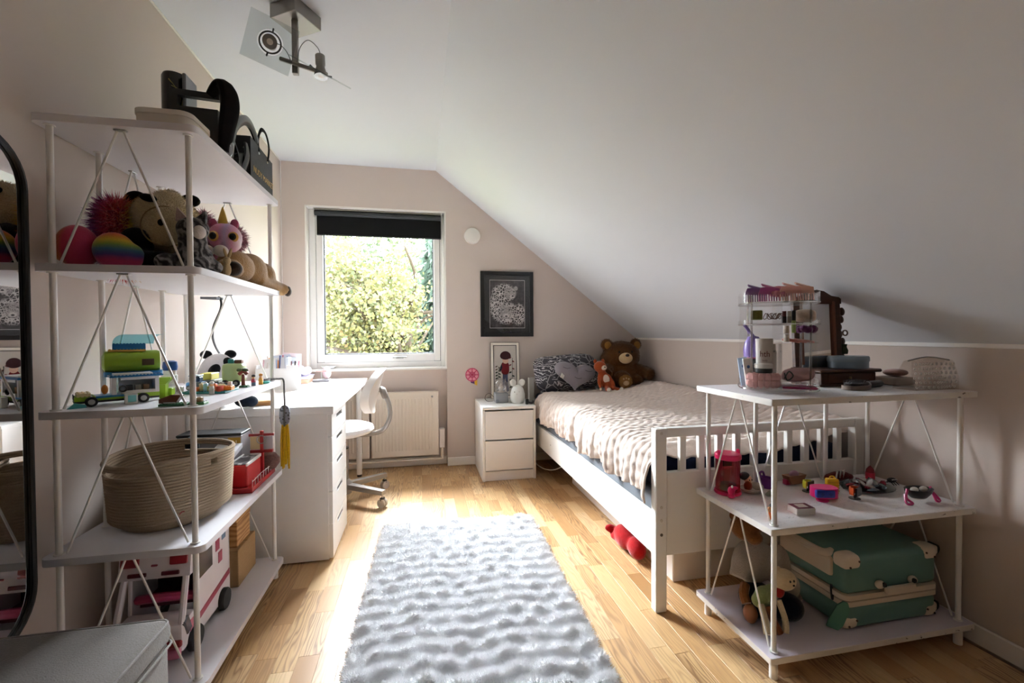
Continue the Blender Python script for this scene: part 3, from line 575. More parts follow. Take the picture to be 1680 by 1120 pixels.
# leopard picture
def leopard():
    m = new_mat('leopard_print', '#222222', .5); t = NT(m); S = t.n('SeparateXYZ'); t.l(t.obj(), S.inputs[0]); X, Z = S.outputs[0], S.outputs[2]
    def el(cx_, cz_, rx, rz, soft=.25):
        a = t.math('POWER', t.math('DIVIDE', t.math('SUBTRACT', X, cx_), rx), 2.); c_ = t.math('POWER', t.math('DIVIDE', t.math('SUBTRACT', Z, cz_), rz), 2.); dd = t.math('SQRT', t.math('ADD', a, c_))
        x = t.n('MapRange'); x.inputs[1].default_value = 1; x.inputs[2].default_value = 1 - soft; t.l(dd, x.inputs[0]); return x.outputs[0]
    mx = lambda *a: a[0] if len(a) == 1 else t.math('MAXIMUM', a[0], mx(*a[1:]))
    v = t.n('TexVoronoi', feature='DISTANCE_TO_EDGE'); v.inputs['Scale'].default_value = 52; t.l(t.obj(), v.inputs['Vector']); v2 = t.n('TexVoronoi', feature='F1'); v2.inputs['Scale'].default_value = 48; t.l(t.obj(), v2.inputs['Vector'])
    spots = t.ramp(v.outputs[0], [(0, '#f3eff0'), (.09, '#e2dddf'), (.14, '#3a3537'), (.22, '#1a1718'), (.36, '#4d4749'), (1, '#6d6769')]); v3 = t.n('TexVoronoi', feature='F1'); v3.inputs['Scale'].default_value = 150; t.l(t.obj(), v3.inputs['Vector'])
    small = t.ramp(v3.outputs[0], [(0, '#2a2628'), (.22, '#4a4547'), (.36, '#b5afb1'), (1, '#dad5d6')]); bgc = t.ramp(t.noise(30, 5), [(0, '#161315'), (.45, '#2a2628'), (.62, '#4a4447'), (.8, '#6d6669')])
    body = mx(el(-.03, .285, .11, .085), el(-.085, .19, .07, .14), el(-.01, .12, .125, .1), el(.095, .11, .065, .1)); head = mx(el(.025, .285, .055, .055), el(-.012, .13, .055, .06), el(.072, .325, .018, .02), el(-.055, .175, .016, .016))
    muz = mx(el(.04, .255, .022, .022), el(-.01, .098, .026, .02)); nose = mx(el(.045, .262, .012, .008, .4), el(-.01, .095, .014, .008, .4), el(.012, .298, .009, .006, .5), el(.055, .3, .008, .006, .5), el(-.038, .148, .01, .006, .5), el(.018, .148, .01, .006, .5), el(.045, .242, .014, .003, .5), el(-.01, .08, .016, .003, .5))
    c = t.mix(body, bgc, spots); c = t.mix(head, c, small); c = t.mix(muz, c, '#e6e1e2'); c = t.mix(nose, c, '#0d0b0c'); sh = t.math('MULTIPLY', t.noise(14, 3), .5); t.color(t.mix(sh, c, '#2a2628')); return m
pf = thing('framed_picture', 'black framed black-and-white print of two leopards above the nightstand', 'picture', (.7, YB, 1.045)); px0, px1, pz0, pz1 = .481, .925, 1.045, 1.582; b = MB(); fw = .032; y_ = YB - .022
for a in ((px0, pz0, px0 + fw, pz1), (px1 - fw, pz0, px1, pz1), (px0 + fw, pz0, px1 - fw, pz0 + fw), (px0 + fw, pz1 - fw, px1 - fw, pz1)): b.box(a[0], y_, a[1], a[2], YB, a[3], .002)
b.build('frame', P('#0e0d0e', .3), pf); MB().box(px0 + fw, YB - .012, pz0 + fw, px1 - fw, YB - .008, pz1 - fw).build('mount', P('#2d2e31', .8), pf)
ip = MB().box(.557, YB - .0125, 1.115, .853, YB - .0118, 1.512).build('print_edge', P('#cfcacb', .6), pf)
LP = leopard(); pr_ = bpy.data.meshes.new('leopard_print'); pr_.from_pydata([(-.145, 0, 0), (.145, 0, 0), (.145, 0, .39), (-.145, 0, .39), (-.145, .0005, 0), (.145, .0005, 0), (.145, .0005, .39), (-.145, .0005, .39)], [], [(0, 1, 2, 3), (7, 6, 5, 4), (0, 4, 5, 1), (1, 5, 6, 2), (2, 6, 7, 3), (3, 7, 4, 0)]); finish(pr_, LP, 0)
po = place('leopard_print', pr_, pf, None); po.location = Vector((.705, YB - .0132, 1.1185)) - pf.location
MB().box(px0 + fw, YB - .018, pz0 + fw, px1 - fw, YB - .0165, pz1 - fw).build('glazing', clear('picture_glass', alpha=.02), pf)
# ------------------------------------------------------------------ things on wall, nightstand and bed
wd = thing('wall_ornament', 'pink round beaded ornament with a yellow tail on the wall left of the nightstand', 'ornament', (.41, YB, .66))
MB().cyl((.41, YB - .004, .735), (.41, YB, .735), .05, n=28).build('disc', P('#e79aa8', .5), wd)
for k in range(8): a = k * PI / 4; MB().tube([(.41, YB - .006, .735), (.41 + .05 * math.cos(a), YB - .006, .735 + .05 * math.sin(a))], .0035, 6).build('spoke', P('#c2395f', .5), wd)
for R_ in (.022, .052): MB().ring((.41, YB - .006, .735), R_, .004, 24, 6, (0, 1, 0)).build('bead_ring', P('#cf4b72', .5), wd)
MB().prism([(.395, .69), (.425, .69), (.43, .66), (.4, .668)], YB - .006, YB - .002, 'y').build('purple_tag', P('#5a2a5e', .6), wd); MB().prism([(.428, .69), (.452, .692), (.45, .645), (.43, .655)], YB - .005, YB - .001, 'y').build('yellow_tag', P('#e2b932', .6), wd)
# embroidered picture leaning on the wall
XF = rotm(math.radians(-4), 0, 0, (.678, 3.592, .541)); ep = thing('embroidery_picture', 'narrow framed picture of a boy with flowers leaning on the nightstand', 'picture', (.678, 3.592, .541))
b = MB(XF); w_, h_ = .118, .455
for a in ((-w_, 0, -w_ + .02, h_), (w_ - .02, 0, w_, h_), (-w_ + .02, 0, w_ - .02, .02), (-w_ + .02, h_ - .02, w_ - .02, h_)): b.box(a[0], -.012, a[1], a[2], .002, a[3], .0015)
b.build('frame', P('#ece4d8', .4), ep); b = MB(XF)
for a in ((-w_ - .003, -.002, -w_, h_ + .003), (w_, -.002, w_ + .003, h_ + .003), (-w_, -.002, w_, 0), (-w_, h_, w_, h_ + .003)): b.box(a[0], -.008, a[1], a[2], .001, a[3])
b.build('outer_edge', P('#3a322c', .5), ep); b = MB(XF)
for a in ((-w_ + .02, .02, -w_ + .025, h_ - .02), (w_ - .025, .02, w_ - .02, h_ - .02), (-w_ + .025, .02, w_ - .025, .025), (-w_ + .025, h_ - .025, w_ - .025, h_ - .02)): b.box(a[0], -.0095, a[1], a[2], -.005, a[3])
b.build('inner_edge', P('#2e2a28', .5), ep); MB(XF).box(-w_ + .02, -.005, .02, w_ - .02, -.002, h_ - .02).build('canvas', F('#cfc8c0', '#c2bab1', 300, .3, 0), ep)
def flat(name, poly, col, d=.0058): MB(XF).prism(poly, -d, -.005, 'y').build(name, F(col, None, 240, .4, 0), ep)
flat('trousers', [(-.02, .2), (.02, .2), (.022, .13), (.004, .13), (.0, .17), (-.006, .13), (-.024, .13)], '#5d6178'); flat('leg_stockings', [(-.022, .13), (.02, .13), (.03, .06), (.012, .05), (.0, .1), (-.012, .05), (-.03, .06)], '#8d8a96')
flat('jacket', superell(0, .245, .034, .052, 3, 20), '#7c2b30', .0062); flat('sleeve', [(-.03, .28), (-.05, .235), (-.04, .215), (-.022, .25)], '#2b2a33', .0066); flat('face', superell(.004, .308, .026, .026, 2, 18), '#e2b9a2', .0066)
flat('hair', [(.045 * math.cos(a) + .004, .345 + .04 * math.sin(a) * (1.0 if math.sin(a) > 0 else .75)) for a in [2 * PI * i / 22 for i in range(22)]], '#4a2f33', .0072)
for sx, z0, z1, col in ((.055, .06, .33, '#7d3b3f'), (-.06, .15, .26, '#6a5b4e')):
    MB(XF).tube([(sx, -.006, z0), (sx + .006, -.006, z1)], .0016, 5).build('flower_stem', P('#3c4a39', .8), ep)
    for k in range(9): zq = z0 + (z1 - z0) * (k + 1) / 9; MB(XF).ell((sx + (.013 if k % 2 else -.012), -.006, zq), (.011, .0012, .006), (0, .5 if k % 2 else -.5, 0), 10, 6).build('flower' if k > 4 else 'leaf', P(col if k > 4 else '#343e34', .8), ep)
# nightstand bits
NZ = .5401
gl = thing('snow_globe_lamp', 'glass globe lamp on a grey cube base on the nightstand', 'lamp', (.605, 3.4, NZ)); MB().box(.555, 3.35, NZ, .655, 3.45, .615, .006, seg=2).build('base', P('#97979a', .5), gl)
MB().lathe([(.02, .614), (.025, .62), (.045, .64), (.053, .67), (.045, .7), (.025, .72), (0, .725)], (.605, 3.4, 0), 24).build('globe', clear('globe_glass', '#f3f0ee', .05, 1.2), gl); MB().lathe([(0, .616), (.03, .618), (.014, .63), (.02, .65), (.006, .68), (0, .69)], (.605, 3.4, 0), 10).build('figurine', P('#d9cfc6', .5), gl)
MB().ell((.567, 3.342, NZ + .017), (.014, .006, .014)).build('crystal_knob', clear('crystal', '#eceff2', .05, .6), gl); MB().tube(bez([(.56, 3.44, .57), (.53, 3.46, .6), (.5, 3.47, .59), (.49, 3.46, .56), (.51, 3.45, .5425), (.55, 3.45, .5425)], 6), .002, 6).build('cable', P('#4a3229', .5), gl)
ml = thing('mouse_night_light', 'white mouse-shaped night light with round ears on the nightstand', 'night light', (.722, 3.33, NZ)); MW = P('#e6e5df', .5)
MB().lathe([(0, 0), (.045, .002), (.056, .03), (.055, .07), (.046, .105), (.03, .128), (.012, .138), (0, .14)], (.722, 3.33, NZ), 26).build('body', MW, ml)
for s in (-1, 1): MB().ell((.722 + s * .035, 3.335, .695), (.025, .009, .027), (0, s * .25, 0)).build('ear', MW, ml)
for s in (-1, 1): MB().ell((.707 + s * .018, 3.283, .63), (.003, .003, .004)).build('eye', BLACK, ml)
MB().ell((.705, 3.276, .615), (.003, .003, .002)).build('nose', P('#c9a39b', .5), ml)
ft = thing('black_clip', 'small black clip lying in front of the mouse night light', 'clip', (.775, 3.24, NZ)); MB(rotm(0, 0, .4, (.775, 3.24, NZ))).box(-.012, -.008, 0, .012, .008, .04, .004).build('jaw', BLACK, ft); MB().tube(bez([(.78, 3.24, .556), (.81, 3.23, .552), (.822, 3.225, .57)], 5), .008, 8).build('lever', P('#2a211d', .4), ft)
# pillow
def paisley():
    m = new_mat('paisley_cotton', '#55525a', .9, 0, .2, .1); t = NT(m); d = t.n('TexWave', wave_type='RINGS'); d.inputs['Scale'].default_value = 13; d.inputs['Distortion'].default_value = 11; d.inputs['Detail'].default_value = 2; d.inputs['Detail Scale'].default_value = 1.6
    t.l(t.map((1, 1, 1.3)), d.inputs['Vector']); v = t.n('TexVoronoi', feature='DISTANCE_TO_EDGE'); v.inputs['Scale'].default_value = 16; t.l(t.obj(), v.inputs['Vector']); msk = t.ramp(t.noise(7, 1), [(0, (0, 0, 0)), (.47, (0, 0, 0)), (.5, (1, 1, 1)), (1, (1, 1, 1))])
    ln = t.ramp(d.outputs[0], [(0, (0, 0, 0)), (.7, (0, 0, 0)), (.8, (1, 1, 1)), (1, (1, 1, 1))]); e = t.ramp(v.outputs[0], [(0, (1, 1, 1)), (.03, (1, 1, 1)), (.06, (0, 0, 0)), (1, (0, 0, 0))])
    t.color(t.mix(t.mix(msk, t.mix(.6, (0, 0, 0), e), ln), '#4b484e', '#c9c6c8')); return m
def cushion(name, a, c_, th_, xf, mat, parent, n=3.2, sag=.0):
    g = MB(xf); K = 40; J = 9
    for s in (1, -1):
        def fn(u, v, s=s):
            q = 2 * PI * u; cc, ss = math.cos(q), math.sin(q); r = max(v, .001); rad_ = (abs(cc) ** n + abs(ss) ** n) ** (-1 / n); x, z = r * rad_ * cc, r * rad_ * ss
            return (a * x, -s * th_ * max(0, 1 - r ** 2.6) ** .55 * (1 + .08 * math.sin(x * 5 + z * 4)), c_ * z - sag * abs(x) ** 2)
        g.grid(fn if s > 0 else (lambda u, v: fn(-u, v)), K, J, True)
    return g.build(name, mat, parent, ang=0)
pw = cushion('pillow', .27, .15, .075, rotm(-.35, -.06, .05, (1.155, 3.46, .752)), paisley(), None, 5.5); pw.data.polygons.foreach_set('use_smooth', [True] * len(pw.data.polygons)); tag(pw, 'dark grey paisley pillow leaning on the headboard', 'pillow')
hp = thing('heart_cushion', 'grey heart-shaped cushion with closed eyes leaning on the paisley pillow', 'cushion', (1.175, 3.3, .635)); HX = rotm(-.32, .16, .1, (1.18, 3.315, .735))
def heart(u, v, s):
    q = 2 * PI * u; x = 16 * math.sin(q) ** 3; z = 13 * math.cos(q) - 5 * math.cos(2 * q) - 2 * math.cos(3 * q) - math.cos(4 * q); r = max(v, .002)
    return (x / 16 * .178 * r, -s * .05 * max(0, 1 - r ** 2.4) ** .5, (z + 2) / 15 * .115 * r)
b = MB(HX); b.grid(lambda u, v: heart(u, v, 1), 48, 10, True); b.grid(lambda u, v: heart(-u, v, -1), 48, 10, True); ho = b.build('cover', F('#948d93', '#89828a', 200, .3, .5), hp, ang=0); ho.data.polygons.foreach_set('use_smooth', [True] * len(ho.data.polygons))
for s in (-1, 1): MB(HX).tube(bez([(s * .095 - .03, -.047, .045), (s * .095, -.0475, .038), (s * .095 + .03, -.046, .045)], 5), .0018, 5).build('eyelash', P('#4c4750', .8), hp)
MB(HX).tube(bez([(.0 - .03, -.053, -.022), (.0, -.053, -.032), (.03, -.053, -.024)], 5), .0018, 5).build('mouth', P('#4c4750', .8), hp); MB(HX).box(-.12, -.03, -.085, -.09, -.028, -.04, .0005, rotm(0, .4, 0)).build('care_tag', F('#e9e4df'), hp)
# small fox plush
fx = thing('fox_plush', 'rust-orange fox plush with white muzzle sitting before the brown bear', 'plush toy', (1.4, 3.22, .63)); RU = F('#b0532c', '#8e3f22', 120); CRM = F('#eadfd2', '#d9cbbb', 120)
blob('body', [((1.385, 3.25, .72), (.042, .034, .06)), ((1.41, 3.24, .675), (.046, .04, .035)), ((1.355, 3.24, .81), (.05, .042, .045)), ((1.372, 3.245, .77), (.03, .028, .03))], RU, fx, .006, 5, tubes=[([(1.35, 3.235, .75), (1.335, 3.21, .69), (1.345, 3.2, .65)], [.016, .014, .013]), ([(1.415, 3.235, .745), (1.45, 3.215, .69), (1.455, 3.205, .655)], [.016, .014, .013]), ([(1.4, 3.22, .655), (1.385, 3.17, .64), (1.378, 3.13, .637)], [.02, .017, .016]), ([(1.43, 3.22, .655), (1.46, 3.17, .64), (1.48, 3.14, .637)], [.02, .017, .016])])
MB().ell((1.372, 3.208, .805), (.024, .018, .019)).build('muzzle', CRM, fx); MB().ell((1.374, 3.19, .81), (.006, .005, .005)).build('nose', BLACK, fx); MB().ell((1.398, 3.217, .715), (.026, .01, .036), (0, -.3, 0)).build('belly', CRM, fx)
for x in (1.32, 1.383): MB().ell((x, 3.25, .852), (.014, .008, .018)).build('ear', RU, fx)
MB().ell((1.378, 3.122, .643), (.017, .012, .018)).build('paw', CRM, fx); MB().ell((1.484, 3.132, .643), (.017, .012, .018)).build('paw', CRM, fx); MB().ell((1.345, 3.198, .642), (.013, .011, .015)).build('paw', CRM, fx)
# brown bear
br = thing('teddy_bear', 'large brown teddy bear sitting at the head of the bed', 'plush toy', (1.62, 3.4, .64)); BB = F('#6a431c', '#4c2f14', 100, .8); BT = F('#a8783c', '#8d6230', 100, .8); BP = F('#e0c49a', '#cdae80', 100, .8)
bo = blob('body', [((1.615, 3.42, .885), (.155, .11, .115)), ((1.615, 3.44, .86), (.165, .1, .09)), ((1.615, 3.42, .735), (.14, .11, .11)), ((1.49, 3.425, .975), (.05, .03, .05)), ((1.745, 3.425, .975), (.05, .03, .05)), ((1.57, 3.31, .7), (.075, .08, .07)), ((1.69, 3.34, .69), (.07, .08, .05))], BB, br, .008, 6, tubes=[([(1.72, 3.4, .78), (1.78, 3.33, .75), (1.8, 3.26, .735)], [.045, .05, .046]), ([(1.51, 3.4, .79), (1.45, 3.34, .76), (1.43, 3.28, .74)], [.045, .048, .044])]); fur(bo, 22000, .012, .0008, BB, 'fur', .3, .6)
MB().ell((1.607, 3.318, .868), (.058, .032, .044)).build('muzzle', BP, br); MB().ell((1.607, 3.286, .893), (.017, .012, .012)).build('nose', P('#23140d', .35), br)
for s in (-1, 1): MB().ell((1.607 + s * .055, 3.318, .918), (.008, .006, .009)).build('eye', P('#120b07', .2), br); MB().ell((1.6175 + s * .128, 3.396, .97), (.03, .01, .032)).build('inner_ear', BT, br)
so = MB().ell((1.565, 3.235, .69), (.056, .016, .052)).build('sole', BT, br); fur(so, 2500, .008, .0008, BT, 'fur'); MB().ell((1.565, 3.222, .68), (.026, .006, .02)).build('paw_pad', BP, br)
for x, z in ((1.545, .712), (1.566, .717), (1.586, .711)): MB().ell((x, 3.224, z), (.008, .005, .008)).build('toe_pad', BP, br)
# under the bed
ub = thing('under_bed_box', 'low white box standing on the floor under the bed', 'box', (1.3, 2.6, 0)); MB().box(1.05, 1.72, 0, 1.62, 3.02, .19, .004).build('box_body', P('#e2dbd6', .5), ub); MB().box(1.04, 1.71, .175, 1.63, 3.03, .2, .004).build('lid', P('#e6e0dc', .5), ub)
rp = blob('red_plush', [((.985, 2.04, .06), (.05, .085, .055)), ((.99, 1.93, .055), (.04, .06, .05)), ((.945, 2.13, .07), (.03, .02, .02)), ((.95, 2.09, .045), (.02, .03, .016))], F('#b3171d', '#8e0f16', 80), None, .007, 5); tag(rp, 'red plush lying on the floor under the bed rail', 'plush toy')
cb = MB().tube(bez([(.86, 3.5, .2), (.855, 3.36, .09), (.9, 3.27, .045), (.98, 3.2, .05), (1.05, 3.15, .12), (1.06, 3.3, .2)], 8), .004, 6).build('power_cable', P('#d9d5d0', .5)); tag(cb, 'pale power cable looping under the head of the bed', 'cable')
sd_ = thing('sill_bowl', 'small white dish on the window sill', 'dish', (-.7, YB + .02, WB)); MB().lathe([(0, 0), (.03, .001), (.052, .018), (.056, .022), (.05, .02), (.03, .008), (0, .006)], (-.7, YB + .02, WB + .0005), 28, sy=.6).build('bowl', P('#eef0f2', .3), sd_)
# ------------------------------------------------------------------ tall shelf, top board
Z1 = 1.6555
fb = thing('flat_box', 'flat cream cardboard box with rounded corner on the top board', 'box', (-.72, 1.52, Z1)); MB().prism(rrect(-.80, 1.47, -.655, 1.62, .03, 6), Z1, Z1 + .058, 'z').build('box_body', P('#d9cfc0', .7), fb); MB().prism(rrect(-.803, 1.467, -.652, 1.623, .032, 6), Z1 + .052, Z1 + .066, 'z').build('lid', P('#ddd3c5', .7), fb)
mk = MB(rotm(.1, -.15, .3, (-.755, 1.52, Z1 + .0705))).lathe([(0, .012), (.03, .01), (.04, 0), (.04, -.003), (0, .004)], n=20, sy=.5).build('green_dish', P('#bcd6c2', .4)); tag(mk, 'pale green plastic dish on the flat cream box', 'dish')
cn = thing('black_tin', 'tall black glossy tin with leaf print on the top board', 'tin', (-.8, 1.74, Z1)); MB().lathe([(.038, 0), (.038, .29), (.034, .3), (0, .3)], (-.815, 1.74, Z1), 28).build('can', P('#16110f', .2), cn)
for k in range(3): MB().tube(bez([(-.795 + .006 * k, 1.703 + .002 * k, Z1 + .17), (-.79 + .007 * k, 1.7015 + .003 * k, Z1 + .23), (-.815 + .007 * k, 1.7005 + .002 * k, Z1 + .27 - .02 * k)], 6), .0016, 5).build('leaf_print', P('#9c9350', .5), cn)
MB().box(-.776, 1.7, Z1, -.765, 1.78, Z1 + .295, .003).build('box_spine', P('#6f7276', .3), cn)
bc = thing('black_case', 'flat black case with a slot handle leaning on the top board', 'case', (-.7, 1.6, Z1)); g = MB(); yq = 1.677
def cpz(poly): g.prism(poly, yq, yq + .02, 'y')
cpz([(-.81, Z1), (-.81, 1.885), (-.78, 1.885), (-.78, Z1)]); cpz([(-.78, 1.83), (-.66, 1.825), (-.66, Z1), (-.78, Z1)]); cpz([(-.78, 1.885), (-.655, 1.878), (-.655, 1.858), (-.78, 1.865)]); g.build('panel', P('#0c0b0b', .45), bc)
MB().tube(bez([(-.68, 1.68, 1.87), (-.65, 1.67, 1.9), (-.625, 1.66, 1.89), (-.612, 1.65, 1.83), (-.622, 1.645, 1.75), (-.63, 1.64, Z1 + .02)], 8), [.02 + .014 * math.sin(i / 40 * PI) for i in range(41)], 10, flat=.6).build('drooping_strap', F('#120d0d', '#0a0808', 60, .3, .05), bc)
MB().ell((-.632, 1.66, Z1 + .045), (.024, .03, .042)).build('grey_buckle', P('#77787c', .25, .5), bc)
rbn = thing('black_ribbon_loop', 'glossy black ribbon looped in an arch on the top board', 'ribbon', (-.645, 1.83, Z1)); RBM = P('#0d0b0b', .25)
MB().tube(bez([(-.65, 1.74, Z1 + .012), (-.645, 1.745, 1.74), (-.64, 1.765, 1.81), (-.635, 1.83, 1.865), (-.635, 1.9, 1.875), (-.635, 1.955, 1.84), (-.64, 1.94, 1.79), (-.645, 1.87, 1.79)], 8), .019, 8, flat=.45).build('loop', RBM, rbn); MB().tube(bez([(-.64, 1.87, 1.79), (-.635, 1.86, 1.74), (-.645, 1.83, Z1 + .012)], 8), .021, 8, flat=.4).build('tail', RBM, rbn); MB().tube(bez([(-.66, 1.78, 1.76), (-.655, 1.8, 1.72), (-.66, 1.83, Z1 + .012)], 8), .017, 8, flat=.4).build('tail', RBM, rbn)
pg = thing('paper_bag', 'black paper gift bag with ribbon handles and gold lettering on the top board', 'bag', (-.66, 2.0, Z1)); PB = P('#1f1f1f', .6)
MB().prism([(1.87, Z1), (2.125, Z1), (2.125, 1.815), (1.87, 1.825)], -.69, -.626, 'x').build('bag_body', PB, pg); MB().prism([(1.79, Z1), (1.87, Z1), (1.87, 1.76), (1.8, 1.73)], -.72, -.64, 'x').build('bag_gusset', P('#171616', .6), pg)
MB().tube(bez([(-.624, 2.06, 1.8), (-.622, 2.07, 1.86), (-.624, 2.04, 1.905), (-.626, 1.99, 1.9), (-.63, 1.965, 1.85), (-.625, 1.96, 1.8)], 8), .008, 6, flat=.35).build('handle', F('#0f0d0d', None, 90, .2, .1), pg)
for y in (1.96, 2.06): MB().cyl((-.6265, y, 1.795), (-.624, y, 1.795), .005, n=12).build('eyelet', P('#d8d8d6', .3, .6), pg)
text('NUDY MARKET', .034, Matrix(((0, 0, 1, -.6255), (1, 0, 0, 2.015), (0, 1, 0, 1.712), (0, 0, 0, 1))), P('#c9a96a', .4, .5), 'gold_lettering', pg)
# ------------------------------------------------------------------ tall shelf, plush board
Z2 = 1.2625
def rainbow(name, axis, stops, sc, off):
    m = new_mat(name, '#ffffff', .8, 0, .4, .2); t = NT(m); S = t.n('SeparateXYZ'); t.l(t.obj(), S.inputs[0]); v = t.math('MULTIPLY_ADD', S.outputs[axis], sc, off); v = t.math('ADD', v, t.math('MULTIPLY', t.math('SUBTRACT', t.noise(20, 2), .5), .12)); t.color(t.ramp(v, stops)); t.bump(t.noise(190, 3), .5, .003); return m
p1 = blob('round_plush', [((-.955, 1.5, Z2 + .062), (.047, .055, .062)), ((-.985, 1.49, Z2 + .05), (.022, .03, .035))], rainbow('orange_pink_plush', 0, [(0, '#d8a032'), (.3, '#d06a3c'), (.5, '#c7455c'), (1, '#b83a63')], 10, .38), None, .006, 6); tag(p1, 'round orange and pink plush at the left end of the plush board', 'plush toy')
p2 = blob('sequin_fish', [((-.858, 1.485, Z2 + .052), (.052, .036, .052)), ((-.815, 1.49, Z2 + .038), (.028, .03, .036))], rainbow('rainbow_sequin_cloth', 2, [(0, '#c23f6f'), (.22, '#c2456f'), (.36, '#5a4a86'), (.5, '#4d6f8a'), (.62, '#7f9a4a'), (.75, '#d0b13c'), (.92, '#cf6a34'), (1, '#c4502f')], 9.5, .02), None, .005, 6); tag(p2, 'rainbow sequin fish cushion with horizontal stripes', 'plush toy')
mn = thing('rainbow_fur_plush', 'shaggy pink and yellow long-haired plush behind the sequin fish', 'plush toy', (-.9, 1.62, Z2)); mo = blob('body', [((-.915, 1.6, Z2 + .145), (.048, .045, .075)), ((-.9, 1.6, Z2 + .06), (.045, .045, .06))], F('#b8456a'), mn, .008, 5)
fur(mo, 5200, .036, .0022, rainbow('rainbow_long_hair', 0, [(0, '#8a3a80'), (.25, '#c43d63'), (.55, '#cf5f52'), (.75, '#d9c552'), (1, '#bdd08a')], 8, .42), 'long_hair', .35, .7)
# panda
pn = thing('panda_plush', 'big cream and black panda plush slumped on the plush board', 'plush toy', (-.81, 1.62, Z2)); PC = F('#dccba6', '#c6b28c', 110, .8); PK = F('#0d0c0d', '#060606', 110, .6, .1)
hd = blob('head', [((-.8, 1.635, Z2 + .175), (.095, .085, .085)), ((-.755, 1.585, Z2 + .14), (.07, .06, .075)), ((-.78, 1.62, Z2 + .235), (.04, .04, .035)), ((-.79, 1.64, Z2 + .08), (.07, .06, .07))], PC, pn, .007, 6); fur(hd, 12000, .008, .0008, PC, 'fur', .2, .6)
blob('limbs', [((-.84, 1.555, Z2 + .085), (.045, .04, .05)), ((-.83, 1.53, Z2 + .032), (.055, .05, .034)), ((-.77, 1.54, Z2 + .03), (.05, .05, .032)), ((-.84, 1.64, Z2 + .05), (.07, .06, .05))], PK, pn, .007, 5)
for e, r_ in (((-.878, 1.63, Z2 + .235), (.034, .022, .03)), ((-.74, 1.66, Z2 + .25), (.03, .02, .02))): MB().ell(e, r_).build('ear', PK, pn)
MB().ell((-.805, 1.553, Z2 + .225), (.024, .012, .012), (.3, .2, 0)).build('eye_patch', PK, pn); MB().ell((-.757, 1.521, Z2 + .145), (.008, .007, .01)).build('nose', PK, pn)
MB().ring((-.757, 1.548, Z2 + .14), .061, .0022, 28, 5, (.25, -1, .05)).build('muzzle_seam', F('#9b865f'), pn)
# tabby cat
def tabby():
    m = new_mat('tabby_plush', '#777777', .9, 0, .3, .1); t = NT(m); w = t.n('TexWave', wave_type='BANDS', bands_direction='DIAGONAL'); w.inputs['Scale'].default_value = 17; w.inputs['Distortion'].default_value = 16; w.inputs['Detail'].default_value = 3; t.l(t.obj(), w.inputs['Vector']); t.color(t.ramp(w.outputs[0], [(0, '#2f2c2d'), (.35, '#454243'), (.75, '#7d7978'), (1, '#8d8988')])); t.bump(t.noise(170, 4), .7, .004); return m
ct = thing('tabby_cat_plush', 'grey striped tabby cat plush on the corner of the plush board', 'plush toy', (-.69, 1.53, Z2)); TB = tabby()
blob('body', [((-.675, 1.535, Z2 + .045), (.05, .05, .05)), ((-.672, 1.52, Z2 + .09), (.038, .04, .04)), ((-.665, 1.505, Z2 + .125), (.044, .038, .036)), ((-.735, 1.5, Z2 + .025), (.03, .03, .026)), ((-.64, 1.5, Z2 + .02), (.022, .03, .02)), ((-.625, 1.55, Z2 + .02), (.02, .035, .02))], TB, ct, .006, 5)
MB().ell((-.638, 1.482, Z2 + .112), (.018, .016, .02)).build('muzzle', F('#e8ded6'), ct); MB().prism([(-.704, Z2 + .145), (-.674, Z2 + .155), (-.7, Z2 + .185)], 1.49, 1.503, 'y').build('ear', F('#c9a9a2'), ct); MB().prism([(-.655, Z2 + .155), (-.628, Z2 + .14), (-.626, Z2 + .178)], 1.495, 1.508, 'y').build('ear', TB, ct)
pf2 = blob('pink_fluffy_plush', [((-.715, 1.8, Z2 + .1), (.05, .05, .1)), ((-.69, 1.82, Z2 + .16), (.055, .05, .05)), ((-.76, 1.79, Z2 + .2), (.03, .03, .05))], F('#b87f8d'), None, .008, 5); tag(pf2, 'dusty pink fluffy plush behind the panda', 'plush toy'); fur(pf2, 4200, .022, .0016, F('#c08a98', '#9d6676', 60), 'long_hair', .2, .6)
# unicorn
un = thing('unicorn_plush', 'pink unicorn plush with golden horn and big eyes on the plush board', 'plush toy', (-.68, 1.78, Z2)); UP = rainbow('pastel_plush', 0, [(0, '#d684a0'), (.4, '#dd8fae'), (.6, '#b7a0c6'), (.8, '#d99ab4'), (1, '#efe3e6')], 9, .45)
blob('body', [((-.68, 1.77, Z2 + .155), (.055, .05, .052)), ((-.66, 1.75, Z2 + .13), (.04, .035, .03)), ((-.685, 1.79, Z2 + .07), (.045, .045, .07))], UP, un, .006, 5); MB().lathe([(.016, 0), (.013, .02), (.008, .04), (.002, .06), (0, .062)], (-.682, 1.76, Z2 + .2), 14).build('horn', P('#b8923a', .35, .6), un)
for x, y in ((-.698, 1.722), (-.638, 1.728)): MB().ell((x, y, Z2 + .15), (.017, .008, .018)).build('eye_ring', P('#cf9a45', .4), un); MB().ell((x, y - .004, Z2 + .15), (.012, .007, .013)).build('eye', P('#14120f', .15), un)
for x in (-.72, -.65): MB().ell((x, 1.775, Z2 + .205), (.014, .008, .018)).build('ear', F('#c9688a'), un)
for x, y in ((-.71, 1.7), (-.665, 1.695)): MB().ell((x, y, Z2 + .095), (.023, .02, .02)).build('paw', F('#efe6e0'), un)
